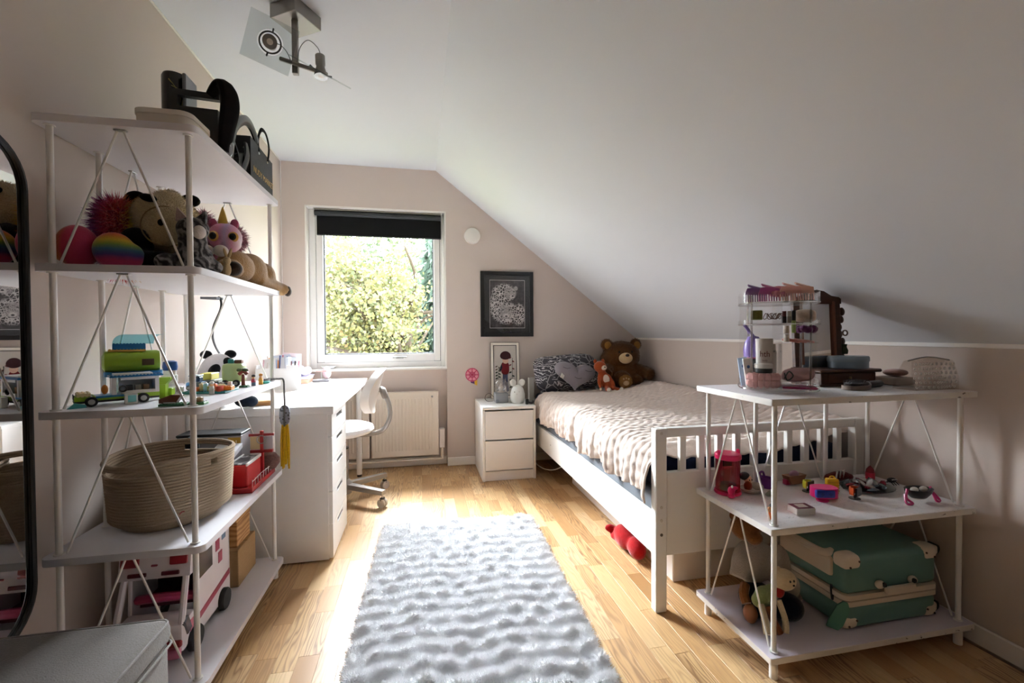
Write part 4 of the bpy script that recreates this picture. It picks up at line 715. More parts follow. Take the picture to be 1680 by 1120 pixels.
# dog
dg_ = thing('dog_plush', 'tan dog plush lying with one leg hanging over the right shelf end', 'plush toy', (-.65, 1.95, Z2)); DT = F('#b08a5c', '#957145', 90, .9)
do = blob('body', [((-.665, 1.82, Z2 + .06), (.055, .1, .06)), ((-.66, 1.95, Z2 + .068), (.055, .1, .062)), ((-.655, 2.07, Z2 + .06), (.05, .07, .055)), ((-.64, 1.7, Z2 + .035), (.04, .06, .035)), ((-.635, 2.05, Z2 + .02), (.03, .08, .02))], DT, dg_, .007, 6, tubes=[([(-.632, 1.95, Z2 + .026), (-.625, 2.06, Z2 + .024), (-.617, 2.15, Z2 + .02), (-.605, 2.19, Z2 + .008)], [.022, .022, .024, .03]), ([(-.65, 2.1, Z2 + .09), (-.64, 2.14, Z2 + .07), (-.635, 2.13, Z2 + .03)], [.02, .02, .016])])
MB().ell((-.61, 1.655, Z2 + .03), (.024, .03, .024)).build('sole', F('#3a2c22'), dg_); MB().ell((-.592, 2.2, Z2 + .006), (.016, .026, .024)).build('sole', F('#3a2c22'), dg_)
bn = thing('bunny_plush', 'tiny cream bunny plush beside the tabby cat', 'plush toy', (-.615, 1.62, Z2)); BC = F('#d8bf94', '#c4a87a', 120); blob('body', [((-.618, 1.62, Z2 + .022), (.012, .015, .022)), ((-.616, 1.615, Z2 + .05), (.012, .013, .013))], BC, bn, .003, 3)
for s in (-1, 1): MB().ell((-.616 + s * .007, 1.622, Z2 + .075), (.005, .004, .018), (0, s * .25, 0), 10, 8).build('ear', BC, bn)
# ------------------------------------------------------------------ tall shelf, brick toys
Z3 = .8685; LIME = P('#8fb02c', .3); BLUE = P('#1f6fa8', .3); AQUA = P('#4aa0a0', .3); LW = P('#ece8e2', .35); ORA = P('#e08a2c', .35); TEAL = P('#2b7f7c', .35); DG = P('#2f6b47', .4); TAN = P('#d9c596', .45); BRN = P('#6b3a22', .45); RED = P('#c03428', .35); LG = P('#b9b5b0', .4); DB = P('#2a2826', .5)
def studs(g, x0, y0, x1, y1, z, p=.008):
    nx, ny = max(1, int((x1 - x0) / p)), max(1, int((y1 - y0) / p))
    for i in range(nx):
        for j in range(ny): x = x0 + (i + .5) * (x1 - x0) / nx; y = y0 + (j + .5) * (y1 - y0) / ny; g.cyl((x, y, z), (x, y, z + .0018), .0025, n=8)
    return g
def brick(par, x0, y0, z0, dx_, dy_, dz, mat, st=True, name='brick', xf=None):
    g = MB(xf).box(x0, y0, z0, x0 + dx_, y0 + dy_, z0 + dz, .0006)
    if st: studs(g, x0, y0, x0 + dx_, y0 + dy_, z0 + dz)
    return g.build(name, mat, par)
def wheel(par, x, y, z, r, xf, mat=None): w = MB(xf).lathe([(r * .55, 0), (r * .95, 0), (r, .002), (r, .011), (r * .95, .013), (r * .55, .013)], n=20, xf=rotm(PI / 2, 0, 0, (x, y, z))).build('tyre', P('#1c1b1b', .7), par); MB(xf).cyl((x, y - .0, z), (x, y - .0145, z), r * .55, n=14).build('hub_cap', LG, w)
# camper van with open roof
cv = thing('brick_camper_van', 'white, green and blue toy brick camper van with its roof lifted', 'toy vehicle', (-.9, 1.56, Z3)); CX = rotm(0, 0, .62, (-.9, 1.54, Z3))
def cb_(x0, y0, z0, dx_, dy_, dz, m, st=False, n='brick'): return brick(cv, x0, y0, z0, dx_, dy_, dz, m, st, n, CX)
cb_(-.085, -.03, .01, .19, .06, .006, DB, n='chassis'); cb_(-.085, -.031, .016, .045, .062, .012, LIME, True); cb_(-.04, -.031, .016, .075, .062, .006, LIME); cb_(-.04, -.031, .022, .075, .062, .006, BLUE); cb_(.035, -.031, .016, .07, .062, .012, LIME); cb_(-.08, -.028, .028, .03, .056, .01, TAN, True)
cb_(-.005, -.031, .028, .01, .062, .05, LW); cb_(.095, -.031, .028, .01, .062, .05, LW); cb_(.015, .025, .028, .08, .006, .05, LW); cb_(.015, -.031, .028, .08, .006, .01, LW); cb_(.015, -.031, .07, .08, .006, .008, LW); cb_(-.01, -.034, .078, .125, .068, .005, BLUE, True); cb_(.0, -.03, .083, .09, .05, .006, LW)
for x, m in ((.03, DGREY), (.05, LG), (.07, P('#b58a5c', .5))): cb_(x, -.01, .028, .014, .02, .024, m)
for x in (-.05, .065):
    for y in (-.032, .045): wheel(cv, x, y, .014, .014, CX)
MB(CX).ell((-.02, -.02, .045), (.008, .008, .014)).build('orange_figure', ORA, cv); MB(CX).box(-.086, -.025, .02, -.084, .025, .034).build('grille', DB, cv); MB(CX).prism([(-.1, .0), (-.06, .0), (-.062, .008), (-.085, .014)], -.05, -.034, 'y').build('front_bumper', AQUA, cv); MB(CX).box(.02, -.058, .0, .05, -.044, .03, .001).build('side_crate', P('#d8d4cc', .4), cv); MB(CX).box(.027, -.0585, .006, .046, -.057, .026).build('crate_window', P('#7cc3c0', .3), cv)
MB(CX).ring((.018, -.046, .046), .008, .0025, 16, 6, (0, 1, 0)).build('steering_ring', DB, cv)
# lifted camper roof shell on its stand
rf = thing('brick_pod', 'lime green toy brick cabin with a blue transparent hatch standing behind the camper', 'toy building', (-.93, 1.6, Z3)); RX = rotm(0, 0, .5, (-.897, 1.635, Z3)); BT_ = clear('aqua_clear_plastic', '#7fc4d0', .08, .4)
for x, y in ((-.04, -.02), (.04, -.02), (-.04, .02), (.04, .02)): MB(RX).box(x - .004, y - .004, 0, x + .004, y + .004, .075).build('pillar', clear('clear_plastic', '#e8f0f0', .08, .3), rf)
MB(RX).prism(superell(0, .0, .072, .035, 3.5, 24), .075, .09, 'z').build('blue_tray', BLUE, rf); MB(RX).lathe([(0, -.07), (.02, -.07), (.032, -.063), (.035, -.052), (.035, .06), (.032, .07), (0, .072)], n=24, xf=rotm(0, PI / 2, 0, (-.005, 0, .12))).build('green_cabin', LIME, rf)
MB(RX).box(.02, -.0365, .108, .05, -.033, .128).build('cabin_window', P('#5d4a3c', .3), rf); brick(rf, -.06, -.02, .152, .09, .04, .006, P('#c9a24a', .4), True, 'brick', RX); brick(rf, -.05, -.018, .158, .08, .036, .018, BLUE, True, 'brick', RX)
MB(RX).grid(lambda u, v: (-.05 + .1 * u + .03 * v * v, -.02 + .04 * v, .176 + .03 * math.sin(v * PI / 2)), 12, 8).build('hatch', BT_, rf)
# number-like green panel
g7 = thing('brick_sign', 'lime green bent toy brick sign on the brick shelf', 'toy', (-.81, 1.63, Z3)); brick(g7, -.82, 1.62, Z3, .018, .018, .045, LIME, False); MB().prism([(-.82, Z3 + .0455), (-.802, Z3 + .0455), (-.788, Z3 + .062), (-.788, Z3 + .068), (-.82, Z3 + .068)], 1.62, 1.638, 'y').build('brick', LIME, g7); brick(g7, -.815, 1.642, Z3, .02, .02, .03, LIME, False)
tw = thing('brick_tower', 'white toy brick tower with a round blue cap', 'toy building', (-.875, 1.8, Z3)); MB().lathe([(.02, 0), (.02, .035), (.022, .037), (.022, .06), (.018, .062), (.018, .078), (0, .078)], (-.875, 1.8, Z3), 20).build('tower', LW, tw); MB().lathe([(.021, .078), (.023, .09), (.021, .108), (.012, .112), (0, .112)], (-.875, 1.8, Z3), 20).build('cap', P('#1d4f94', .3), tw); brick(tw, -.865, 1.76, Z3, .045, .012, .022, LW, False, 'fence')
for k in range(4): MB().box(-.858 + k * .01, 1.7585, Z3 + .005, -.853 + k * .01, 1.761, Z3 + .018).build('fence_slot', P('#8c8378', .5), tw)
brick(tw, -.905, 1.76, Z3, .03, .02, .02, P('#8fd0d0', .3), False); bv = thing('brick_blue_car', 'small blue toy brick car beside the tower', 'toy vehicle', (-.82, 1.86, Z3)); MB().box(-.845, 1.835, Z3 + .008, -.79, 1.875, Z3 + .03, .006, seg=2).build('car_body', P('#2d7fb8', .3), bv); MB().box(-.835, 1.838, Z3 + .03, -.8, 1.872, Z3 + .05, .004).build('cabin', P('#23405f', .3), bv); MB().box(-.835, 1.836, Z3 + .05, -.8, 1.874, Z3 + .055, .001).build('roof', P('#bcd2e0', .3), bv)
for x in (-.833, -.803): wheel(bv, x, 1.845, Z3 + .009, .009, None)
bo_ = thing('brick_boat', 'brown toy brick canoe on a green base plate at the shelf corner', 'toy', (-.7, 1.46, Z3)); brick(bo_, -.73, 1.435, Z3, .065, .035, .006, DG, True, 'base_plate'); MB().prism([(-.732, Z3 + .008), (-.69, Z3 + .008), (-.675, Z3 + .03), (-.7, Z3 + .032), (-.732, Z3 + .02)], 1.443, 1.463, 'y').build('canoe', BRN, bo_); MB().box(-.72, 1.442, Z3 + .0075, -.69, 1.444, Z3 + .011).build('stripe', LW, bo_)
b2 = thing('brick_garden_plate', 'green toy brick plate with two tan bushes right of the shelf post', 'toy', (-.64, 1.46, Z3)); brick(b2, -.66, 1.445, Z3, .042, .03, .007, P('#3f7a3c', .4), True, 'base_plate')
for x in (-.655, -.64): MB().box(x, 1.45, Z3 + .007, x + .013, 1.466, Z3 + .022, .002).build('planter', P('#8b6a3c', .5), b2)
# teal base plate crowded with small builds
bp = thing('brick_camp_scene', 'teal toy brick plate crowded with small orange, grey and white builds', 'toy', (-.72, 1.78, Z3)); brick(bp, -.80, 1.71, Z3, .135, .12, .007, TEAL, True, 'base_plate')
for i in range(26):
    x = -.795 + random.random() * .12; y = 1.715 + random.random() * .1; h = random.uniform(.008, .03); m = random.choice([LG, P('#6d7478', .4), LW, ORA, P('#8fc0cc', .3), TAN, P('#d96f3a', .4), P('#8a8f4a', .4)]); brick(bp, x, y, Z3 + .007, random.choice([.012, .016, .022]), random.choice([.01, .014]), h, m, random.random() < .5)
MB().cyl((-.685, 1.72, Z3 + .007), (-.685, 1.72, Z3 + .026), .011, n=16).build('drum', P('#d4583f', .4), bp); brick(bp, -.69, 1.735, Z3 + .007, .035, .03, .014, ORA, True)
tr_ = thing('brick_trailer', 'pale green toy brick trailer with rounded roof', 'toy vehicle', (-.72, 1.96, Z3)); TC = P('#cfe0a0', .35); MB().box(-.765, 1.93, Z3 + .015, -.69, 1.99, Z3 + .09, .014, seg=3).build('trailer_body', TC, tr_); brick(tr_, -.745, 1.945, Z3 + .09, .02, .02, .016, TEAL); brick(tr_, -.722, 1.945, Z3 + .09, .026, .02, .012, BRN); MB().box(-.69, 1.94, Z3 + .03, -.688, 1.98, Z3 + .07).build('door', LW, tr_)
for x in (-.75, -.71): wheel(tr_, x, 1.935, Z3 + .013, .013, None)
MB().box(-.84, 1.9, Z3 + .0, -.775, 1.99, Z3 + .03, .002).build('wagon', P('#8d8f86', .5), tr_); MB().box(-.83, 1.91, Z3 + .03, -.79, 1.98, Z3 + .055, .002).build('wagon_top', P('#d6c84e', .4), tr_)
tt = thing('brick_tree', 'brown toy brick tree with dark leaves on the brick shelf', 'toy', (-.665, 1.9, Z3)); brick(tt, -.685, 1.885, Z3, .03, .024, .006, DG, True, 'base_plate'); MB().tube([(-.675, 1.9, Z3 + .006), (-.675, 1.9, Z3 + .05)], [.007, .005], 8).build('trunk', P('#7c3420', .5), tt); MB().tube(bez([(-.69, 1.9, Z3 + .05), (-.675, 1.9, Z3 + .062), (-.66, 1.9, Z3 + .05)], 5), .007, 8).build('crown', P('#8a3b26', .5), tt)
for k in range(6): MB().ell((-.675 + random.uniform(-.02, .02), 1.9 + random.uniform(-.01, .01), Z3 + .066), (.007, .005, .006), (0, 0, 0), 8, 6).build('leaf', P('#4f5a2c', .6), tt)
for k, (x, y, c1, c2, nm) in enumerate(((-.652, 1.94, '#2a2524', '#b23a56', 'tiny toy brick figure with black hair and a pink top'), (-.64, 1.985, '#b87d2a', '#d9a33a', 'tiny toy brick figure in mustard yellow'), (-.70, 1.695, '#d8d4cc', '#d0cbc2', 'tiny white toy animal before the teal brick plate'))):
    fg = thing('brick_figure', nm, 'toy figure', (x, y, Z3)); MB().box(x - .007, y - .005, Z3, x + .007, y + .005, Z3 + .014, .001).build('legs', P('#5a6a86' if k == 0 else c2, .4), fg); MB().prism([(x - .008, Z3 + .014), (x + .008, Z3 + .014), (x + .005, Z3 + .028), (x - .005, Z3 + .028)], y - .005, y + .005, 'y').build('torso', P(c2, .4), fg); MB().cyl((x, y, Z3 + .028), (x, y, Z3 + .038), .0055, n=12).build('head', P('#d9a878', .4), fg); MB().ell((x, y + .001, Z3 + .039), (.0075, .0075, .006), (0, 0, 0), 12, 8).build('hair', P(c1, .4), fg)
gb = thing('brick_pond', 'small teal toy brick pond near the end of the brick shelf', 'toy', (-.635, 2.02, Z3)); MB().prism(superell(-.638, 2.03, .016, .028, 2.5, 20), Z3, Z3 + .008, 'z').build('basin', P('#2f8f8c', .3), gb); MB().prism(superell(-.638, 2.03, .012, .022, 2.5, 20), Z3 + .008, Z3 + .0095, 'z').build('water', P('#3fb0b0', .1), gb)
# keyring hanging from the shelf end
ky = thing('key_tassel', 'braided cord with a dark patterned tag and yellow tassel hanging off the shelf end', 'keyring', (-.6, 2.155, Z3)); CO = F('#6d6a66', '#33302e', 200, .8, .1)
MB().tube(bez([(-.65, 2.06, Z3 + .012), (-.63, 2.1, Z3 + .01), (-.615, 2.13, Z3 + .008), (-.603, 2.155, Z3 + .001), (-.602, 2.162, .82), (-.601, 2.163, .755)], 8), .004, 6).build('cord', CO, ky)
for k in range(3): MB().tube(bez([(-.65 + k * .006, 2.05, Z3 + .006), (-.64, 2.075 + k * .01, Z3 + .012), (-.655, 2.095, Z3 + .006)], 5), .005, 6).build('knot', F('#4a3d30', '#2c2620', 120), ky)
tp = new_mat('leopard_tag', '#3a3a40', .6); _t = NT(tp); _v = _t.n('TexVoronoi'); _v.inputs['Scale'].default_value = 90; _t.l(_t.obj(), _v.inputs['Vector']); _t.color(_t.ramp(_v.outputs[0], [(0, '#18171a'), (.35, '#222126'), (.45, '#8d8f98'), (1, '#6a6c76')]))
MB().prism(superell(-.601, .71, .022, .045, 2.6, 24), 2.158, 2.168, 'y').build('tag', tp, ky); MB().tube([(-.601, 2.156, .755), (-.601, 2.156, .66)], .004, 6).build('strap', CO, ky)
for k in range(7): x = -.617 + k * .0055; MB().tube(bez([(-.601 + (x + .601) * .6, 2.163, .672), (x, 2.163 + .004 * math.sin(k * 2), .6), (x + .003 * math.sin(k * 3), 2.163, .48 + .012 * math.sin(k * 5))], 5), .0038, 6).build('yarn', F('#e0b21e', '#b98d10', 120), ky)
# ------------------------------------------------------------------ tall shelf, basket board
Z4 = .4755
bk = thing('rope_basket', 'large oval beige rope basket on the shelf unit', 'basket', (-.80, 1.63, Z4)); RP = F('#bba78d', '#a08c75', 320, .9, .1)
def coil(k, inner=False):
    z = k * .0093; f_ = min(1, .8 + .2 * min(1, k / 3)); gr = 1 + .1 * k / 26; a, c_ = .148 * f_ * gr, .165 * f_ * gr
    return a, c_, z
def lift(t, z): return max(0, z - .12) / .1 * (.005 * math.cos(2 * t + .6))
NC = 23; XB = rotm(0, 0, -.35, (-.805, 1.665, Z4))
for k in range(NC):
    a, c_, z = coil(k); pts_ = []
    for i in range(48):
        t_ = 2 * PI * i / 48; gap = (abs(((t_ - .0) % PI) - PI / 2) < .22) and k in (NC - 4, NC - 3)
        pts_.append((a * math.cos(t_), c_ * math.sin(t_), .0055 + z + lift(t_, z)))
    if k in (NC - 4, NC - 3):
        for h in (0, 1): seg = [p for i, p in enumerate(pts_) if (i - 12) % 48 > 4 and (i - 12) % 48 < 20] if h == 0 else [p for i, p in enumerate(pts_) if (i - 36) % 48 > 4 and (i - 36) % 48 < 20]; MB(XB).tube(seg, .0052, 6).build('rope_coil', RP, bk)
    else: MB(XB).tube(pts_, .0056 if k < NC - 1 else .007, 6, True).build('rope_coil', RP, bk)
a, c_, z = coil(0); MB(XB).prism([(a * math.cos(2 * PI * i / 40), c_ * math.sin(2 * PI * i / 40)) for i in range(40)], .001, .008, 'z').build('basket_floor', RP, bk)
MB().tube(bez([(-.7, 1.475, Z4 + .068), (-.69, 1.468, Z4 + .078), (-.682, 1.463, Z4 + .08)], 4), .0015, 5).build('red_thread', P('#a3262a', .6), bk)
gm = thing('game_boxes', 'grey board game box with a yellow corner standing behind the basket', 'game box', (-.86, 2.05, Z4)); MB().box(-.955, 2.0, Z4, -.722, 2.1, Z4 + .185, .002).build('box_body', P('#8c8b90', .5), gm); MB().box(-.957, 1.998, Z4 + .186, -.72, 2.102, Z4 + .196, .002).build('lid_edge', P('#1d1a1a', .5), gm); MB().box(-.77, 1.9985, Z4 + .135, -.724, 2.0, Z4 + .178).build('yellow_label', P('#b28f2c', .5), gm)
text('31', .03, Matrix(((1, 0, 0, -.747), (0, 0, -1, 1.998), (0, 1, 0, Z4 + .155), (0, 0, 0, 1))), P('#eae4cf', .5), 'number', gm)
g3 = thing('slanted_case', 'clear lidded case leaning behind the red tin', 'case', (-.72, 1.93, Z4)); MB(rotm(0, 0, 0, (0, 0, 0))).prism([(1.865, Z4 + .0), (1.99, Z4 + .0), (1.99, Z4 + .135), (1.865, Z4 + .105)], -.8, -.72, 'x').build('case_body', P('#6f6c72', .4), g3); MB().prism([(1.86, Z4 + .105), (1.995, Z4 + .137), (1.995, Z4 + .155), (1.86, Z4 + .123)], -.805, -.715, 'x').build('case_lid', P('#dfe0e6', .25), g3)
bk2 = blob('black_plush', [((-.93, 1.93, Z4 + .17), (.04, .03, .025)), ((-.9, 1.93, Z4 + .16), (.06, .03, .03)), ((-.87, 1.935, Z4 + .185), (.03, .025, .02)), ((-.91, 1.93, Z4 + .08), (.05, .03, .085))], F('#141417', '#0a0a0c', 60, .6, .1), None, .008, 4); tag(bk2, 'black soft toy peeking out behind the rope basket', 'plush toy')
rt = thing('red_toy_station', 'red metal toy box with white fence and a red sign post', 'toy', (-.67, 1.95, Z4)); RD = P('#b01219', .35)
MB().box(-.715, 1.83, Z4, -.625, 2.1, Z4 + .02, .002).build('base', RD, rt); MB().box(-.71, 1.84, Z4 + .02, -.645, 1.985, Z4 + .105, .003).build('box_body', P('#b8141b', .3), rt); MB().box(-.706, 1.844, Z4 + .1055, -.649, 1.98, Z4 + .108).build('printed_top', paisley(), rt)
MB().box(-.712, 1.838, Z4 + .1, -.706, 1.987, Z4 + .112, .001).build('rim', P('#e0dedc', .3), rt); MB().box(-.649, 1.838, Z4 + .1, -.643, 1.987, Z4 + .112, .001).build('rim', P('#e0dedc', .3), rt)
for k in range(9): y = 1.84 + k * .03; MB().cyl((-.628, y, Z4 + .02), (-.628, y, Z4 + .048), .0012, n=6).build('fence_post', P('#e6e2de', .4), rt)
MB().tube([(-.628, 1.84, Z4 + .04), (-.628, 1.93, Z4 + .046), (-.628, 2.09, Z4 + .04)], .0012, 5).build('fence_rail', P('#e6e2de', .4), rt)
MB().box(-.652, 2.0, Z4 + .02, -.64, 2.012, Z4 + .2, .001).build('sign_post', RD, rt); MB().box(-.695, 2.003, Z4 + .178, -.6, 2.011, Z4 + .188, .001).build('cross_arm', P('#8e1017', .35), rt); MB().box(-.69, 2.0, Z4 + .11, -.605, 2.014, Z4 + .122, .001).build('cross_arm', P('#8e1017', .35), rt); MB().ring((-.646, 1.997, Z4 + .165), .016, .002, 20, 6, (0, 1, 0)).build('wire_wheel', STEEL, rt)
for x, c in ((-.672, '#cdb083'), (-.624, '#a8a0a6')): MB().box(x - .018, 2.006, Z4 + .124, x + .018, 2.01, Z4 + .176).build('sign_panel', P(c, .4), rt)
sb = MB().lathe([(0, 0), (.03, .004), (.045, .025), (.045, .045), (.03, .066), (0, .072)], (-.645, 2.075, Z4 + .0205), 24).build('speckled_ball', F('#3b2522', '#8d6a62', 130, .6, .1)); tag(sb, 'dark speckled round tin at the end of the basket board', 'tin')
# ------------------------------------------------------------------ tall shelf, bottom board
Z5 = .0815
av = thing('toy_ambulance', 'white toy ambulance with pink trim on the bottom board', 'toy vehicle', (-.80, 1.65, Z5)); AW = P('#e9e2e8', .35); AP = P('#9c2348', .35); AR = P('#8c1f26', .3); AX = rotm(0, 0, 0, (-.805, 1.5, Z5))
W_ = .095
for x in (-W_, W_ - .008): MB(AX).prism([(.09, .03), (.34, .03), (.34, .35), (.09, .35)], x, x + .008, 'x').build('side_wall', AW, av)
MB(AX).box(-W_, .33, .03, W_, .34, .35, .003).build('rear_door', AW, av); MB(AX).box(-W_, .05, .335, W_, .34, .35, .006).build('roof', AW, av); MB(AX).box(-W_, .0, .03, W_, .09, .12, .012, seg=2).build('bonnet', AW, av)
for s in (-1, 1): MB(AX).tube([(s * (W_ - .008), .012, .115), (s * (W_ - .012), .055, .25)], .009, 8).build('windscreen_pillar', AW, av); MB(AX).tube([(s * (W_ - .004), .09, .115), (s * (W_ - .006), .095, .25)], .006, 8).build('door_pillar', AW, av)
MB(AX).prism([(.045, .245), (.1, .245), (.1, .345), (.06, .345)], -W_ - .002, W_ + .002, 'x').build('brow', AW, av)
for s in (-1, 1): MB(AX).cbox((0, 0, 0), (.05, .01, .045), .012, rotm(-.16, 0, 0, (s * .066, .05, .305)), 2).build('emergency_light', AR, av); MB(AX).cbox((0, 0, 0), (.05, .006, .012), .002, rotm(-.16, 0, 0, (s * .045, .043, .26))).build('light_bar', P('#5a1524', .3), av); MB(AX).cbox((0, 0, 0), (.012, .03, .055), .004, rotm(.4, 0, 0, (s * (W_ - .002), .03, .1))).build('headlight', P('#57545a', .2), av); MB(AX).cbox((s * .07, -.004, .065), (.05, .014, .02), .004).build('fog_light', AR, av)
MB(AX).cbox((0, .047, .285), (.018, .006, .006), .002).build('emblem', P('#9c3a52', .4), av); MB(AX).box(-.09, -.012, .02, .09, .01, .052, .008, seg=2).build('bumper', P('#c06a84', .35), av); MB(AX).tube(bez([(-.08, .11, .15), (0, .085, .165), (.08, .11, .15)], 6), .014, 8).build('dashboard', P('#b03a62', .4), av); MB(AX).box(-.085, .1, .345, .085, .33, .362, .006).build('roof_panel', AP, av); MB(AX).box(-.08, .12, .12, .08, .32, .13).build('cabin_floor', P('#6a1c34', .5), av)
MB(AX).box(-.08, .22, .13, .08, .23, .33).build('partition', P('#3a1820', .5), av); MB(AX).prism([(.1, .07), (.335, .1), (.335, .12), (.1, .09)], W_, W_ + .0015, 'x').build('pink_stripe', AP, av)
MB(AX).prism([(.11, .2), (.2, .2), (.2, .3), (.11, .3)], W_, W_ + .001, 'x').build('side_window', P('#2c2228', .2), av)
for y, z, c in ((.24, .25, '#9c2348'), (.29, .27, '#5a7a9c'), (.26, .2, '#9c2348'), (.06, .085, '#c46a80')): MB(AX).cbox((W_ + .001, y, z), (.002, .03, .04), .001).build('decal', P(c, .4), av)
for y in (.065, .275):
    for s in (-1, 1): w = MB(AX).lathe([(.02, -.01), (.034, -.01), (.037, -.006), (.037, .008), (.034, .012), (.02, .012)], n=26, xf=rotm(0, PI / 2, 0, (s * (W_ + .004), y, .037))).build('tyre', P('#17161a', .6), av); MB(AX).cyl((s * (W_ + .004), y, .037), (s * (W_ + .013), y, .037), .022, n=18).build('hub_cap', P('#8d8288', .3, .4), w)
CB = new_mat('brown_cardboard', '#9c7a52', .85); _t = NT(CB); _t.color(_t.mix(_t.noise(40, 4, _t.map((1, 1, 6))), '#a5835a', '#967349')); PN = new_mat('pine_box', '#b98a55', .6); _t = NT(PN); _w = _t.n('TexWave', bands_direction='Z'); _w.inputs['Scale'].default_value = 18; _w.inputs['Distortion'].default_value = 9; _t.l(_t.map((.3, .3, 1)), _w.inputs['Vector']); _t.color(_t.mix(_w.outputs[0], '#c19058', '#96632f'))
cbx = thing('cardboard_box', 'plain brown cardboard box on the bottom board', 'box', (-.77, 2.0, Z5)); MB().box(-.84, 1.915, Z5, -.708, 2.1, Z5 + .145, .002).build('box_body', CB, cbx); MB().box(-.841, 2.006, Z5 + .1448, -.707, 2.008, Z5 + .1458).build('lid_seam', P('#6d5436', .8), cbx)
wbx = thing('wooden_box', 'small pine box with sliding lid on the cardboard box', 'box', (-.77, 2.0, Z5 + .146)); MB().box(-.83, 1.94, Z5 + .1465, -.72, 2.075, Z5 + .235, .002).build('box_body', PN, wbx); MB().box(-.832, 1.938, Z5 + .236, -.718, 2.077, Z5 + .262, .003).build('lid', PN, wbx)
# ------------------------------------------------------------------ desk things
DZ = .7355
pp = thing('panda_cushion', 'white panda-face cushion with black ears lying on the desk', 'cushion', (-.93, 2.37, DZ)); pc_ = blob('cushion', [((-.93, 2.32, DZ + .13), (.084, .08, .12)), ((-.93, 2.325, DZ + .08), (.086, .085, .08)), ((-.925, 2.32, DZ + .2), (.06, .055, .05))], F('#e4e1e6', '#d3d0d6', 150, .5), pp, .008, 6)
for e in ((-.975, 2.31, DZ + .245), (-.88, 2.33, DZ + .245)): MB().ell(e, (.026, .015, .02)).build('ear', F('#1a1a1c'), pp)
for e, t_ in (((-.915, 2.243, DZ + .175), .5), ((-.862, 2.27, DZ + .205), -.6)): MB().ell(e, (.022, .012, .032), (.15, t_, .5)).build('eye_patch', F('#151517'), pp)
bl = blob('dark_blue_pouch', [((-.80, 2.26, DZ + .032), (.042, .032, .03)), ((-.77, 2.258, DZ + .028), (.03, .028, .026))], F('#232c3a', '#11151d', 60, .4, .1), None, .006, 4); tag(bl, 'dark blue soft pouch lying at the near edge of the desk', 'pouch')
lm = thing('gooseneck_lamp', 'black gooseneck lamp with a flat head standing on the desk', 'lamp', (-.95, 2.5, DZ)); MB().lathe([(0, 0), (.06, 0), (.06, .012), (.02, .018), (0, .018)], (-.94, 2.54, DZ), 24).build('base', BLACK, lm); MB().tube(bez([(-.94, 2.54, DZ + .015), (-.955, 2.5, .9), (-.965, 2.38, 1.02), (-.94, 2.3, 1.1), (-.895, 2.27, 1.19), (-.895, 2.27, 1.235), (-.905, 2.27, 1.243)], 8), .005, 8).build('neck', BLACK, lm)
MB().prism([(-.965, 2.24), (-.9, 2.24), (-.89, 2.285), (-.93, 2.295)], 1.232, 1.243, 'z').build('lamp_head', P('#5c5e62', .4), lm)
hb = MB(rotm(0, 0, .3, (-.75, 2.33, 0))).box(-.05, -.03, DZ, .05, .03, DZ + .022, .001).build('wooden_block', PN); tag(hb, 'small pine block lying on the desk behind the shelf end', 'block')
og = thing('desk_organizer', 'white desk organizer crammed with pens and papers', 'organizer', (-.9, 3.1, DZ)); WP = P('#f0efee', .4)
g = MB(); g.box(-.98, 2.95, DZ, -.79, 2.955, DZ + .13); g.box(-.98, 3.2, DZ, -.79, 3.205, DZ + .17); g.box(-.98, 2.955, DZ, -.975, 3.2, DZ + .15); g.box(-.795, 2.955, DZ, -.79, 3.2, DZ + .15); g.box(-.975, 2.955, DZ, -.795, 3.2, DZ + .005); g.build('tray', WP, og)
MB().box(-.815, 2.96, DZ + .006, -.797, 3.02, DZ + .195, .002).build('divider', P('#cfd8e4', .4), og)
for k in range(16): x, y = -.97 + .165 * random.random(), 2.97 + .2 * random.random(); t_ = Vector((random.uniform(-.03, .03), random.uniform(-.03, .03), random.uniform(.15, .2))); MB().cyl((x, y, DZ + .006), Vector((x, y, DZ + .006)) + t_, .004, n=8).build('pen', P(random.choice(['#c9a0a8', '#4a5a8c', '#d98a4a', '#2b2b2e', '#8fa0c0', '#b05a6a', '#e0d8d0']), .4), og)
for k in range(4): MB(rotm(random.uniform(-.1, .1), random.uniform(-.15, .15), random.uniform(-.3, .3), (-.89 + .02 * k, 3.05 + .03 * k, DZ + .008))).box(-.06, -.0006, 0, .06, .0006, .18 + .01 * k).build('paper', P(random.choice(['#f2f0ee', '#e8d8dc', '#dfe4ee']), .7), og)
pc = thing('pen_box', 'tall white pen box with scissors and pens near the window', 'pen holder', (-.76, 2.94, DZ)); g = MB(); 
for a in ((-.795, 2.9, -.79, 2.94), (-.735, 2.9, -.73, 2.94), (-.79, 2.9, -.735, 2.905), (-.79, 2.935, -.735, 2.94)): g.box(a[0], a[1], DZ, a[2], a[3], DZ + .15)
g.build('holder', WP, pc)
for k, c in enumerate(('#7a4a52', '#2a2426', '#b06a7a')): MB().cyl((-.775 + k * .015, 2.92, DZ + .004), (-.77 + k * .022, 2.92, DZ + .175), .004, n=8).build('pen', P(c, .4), pc)
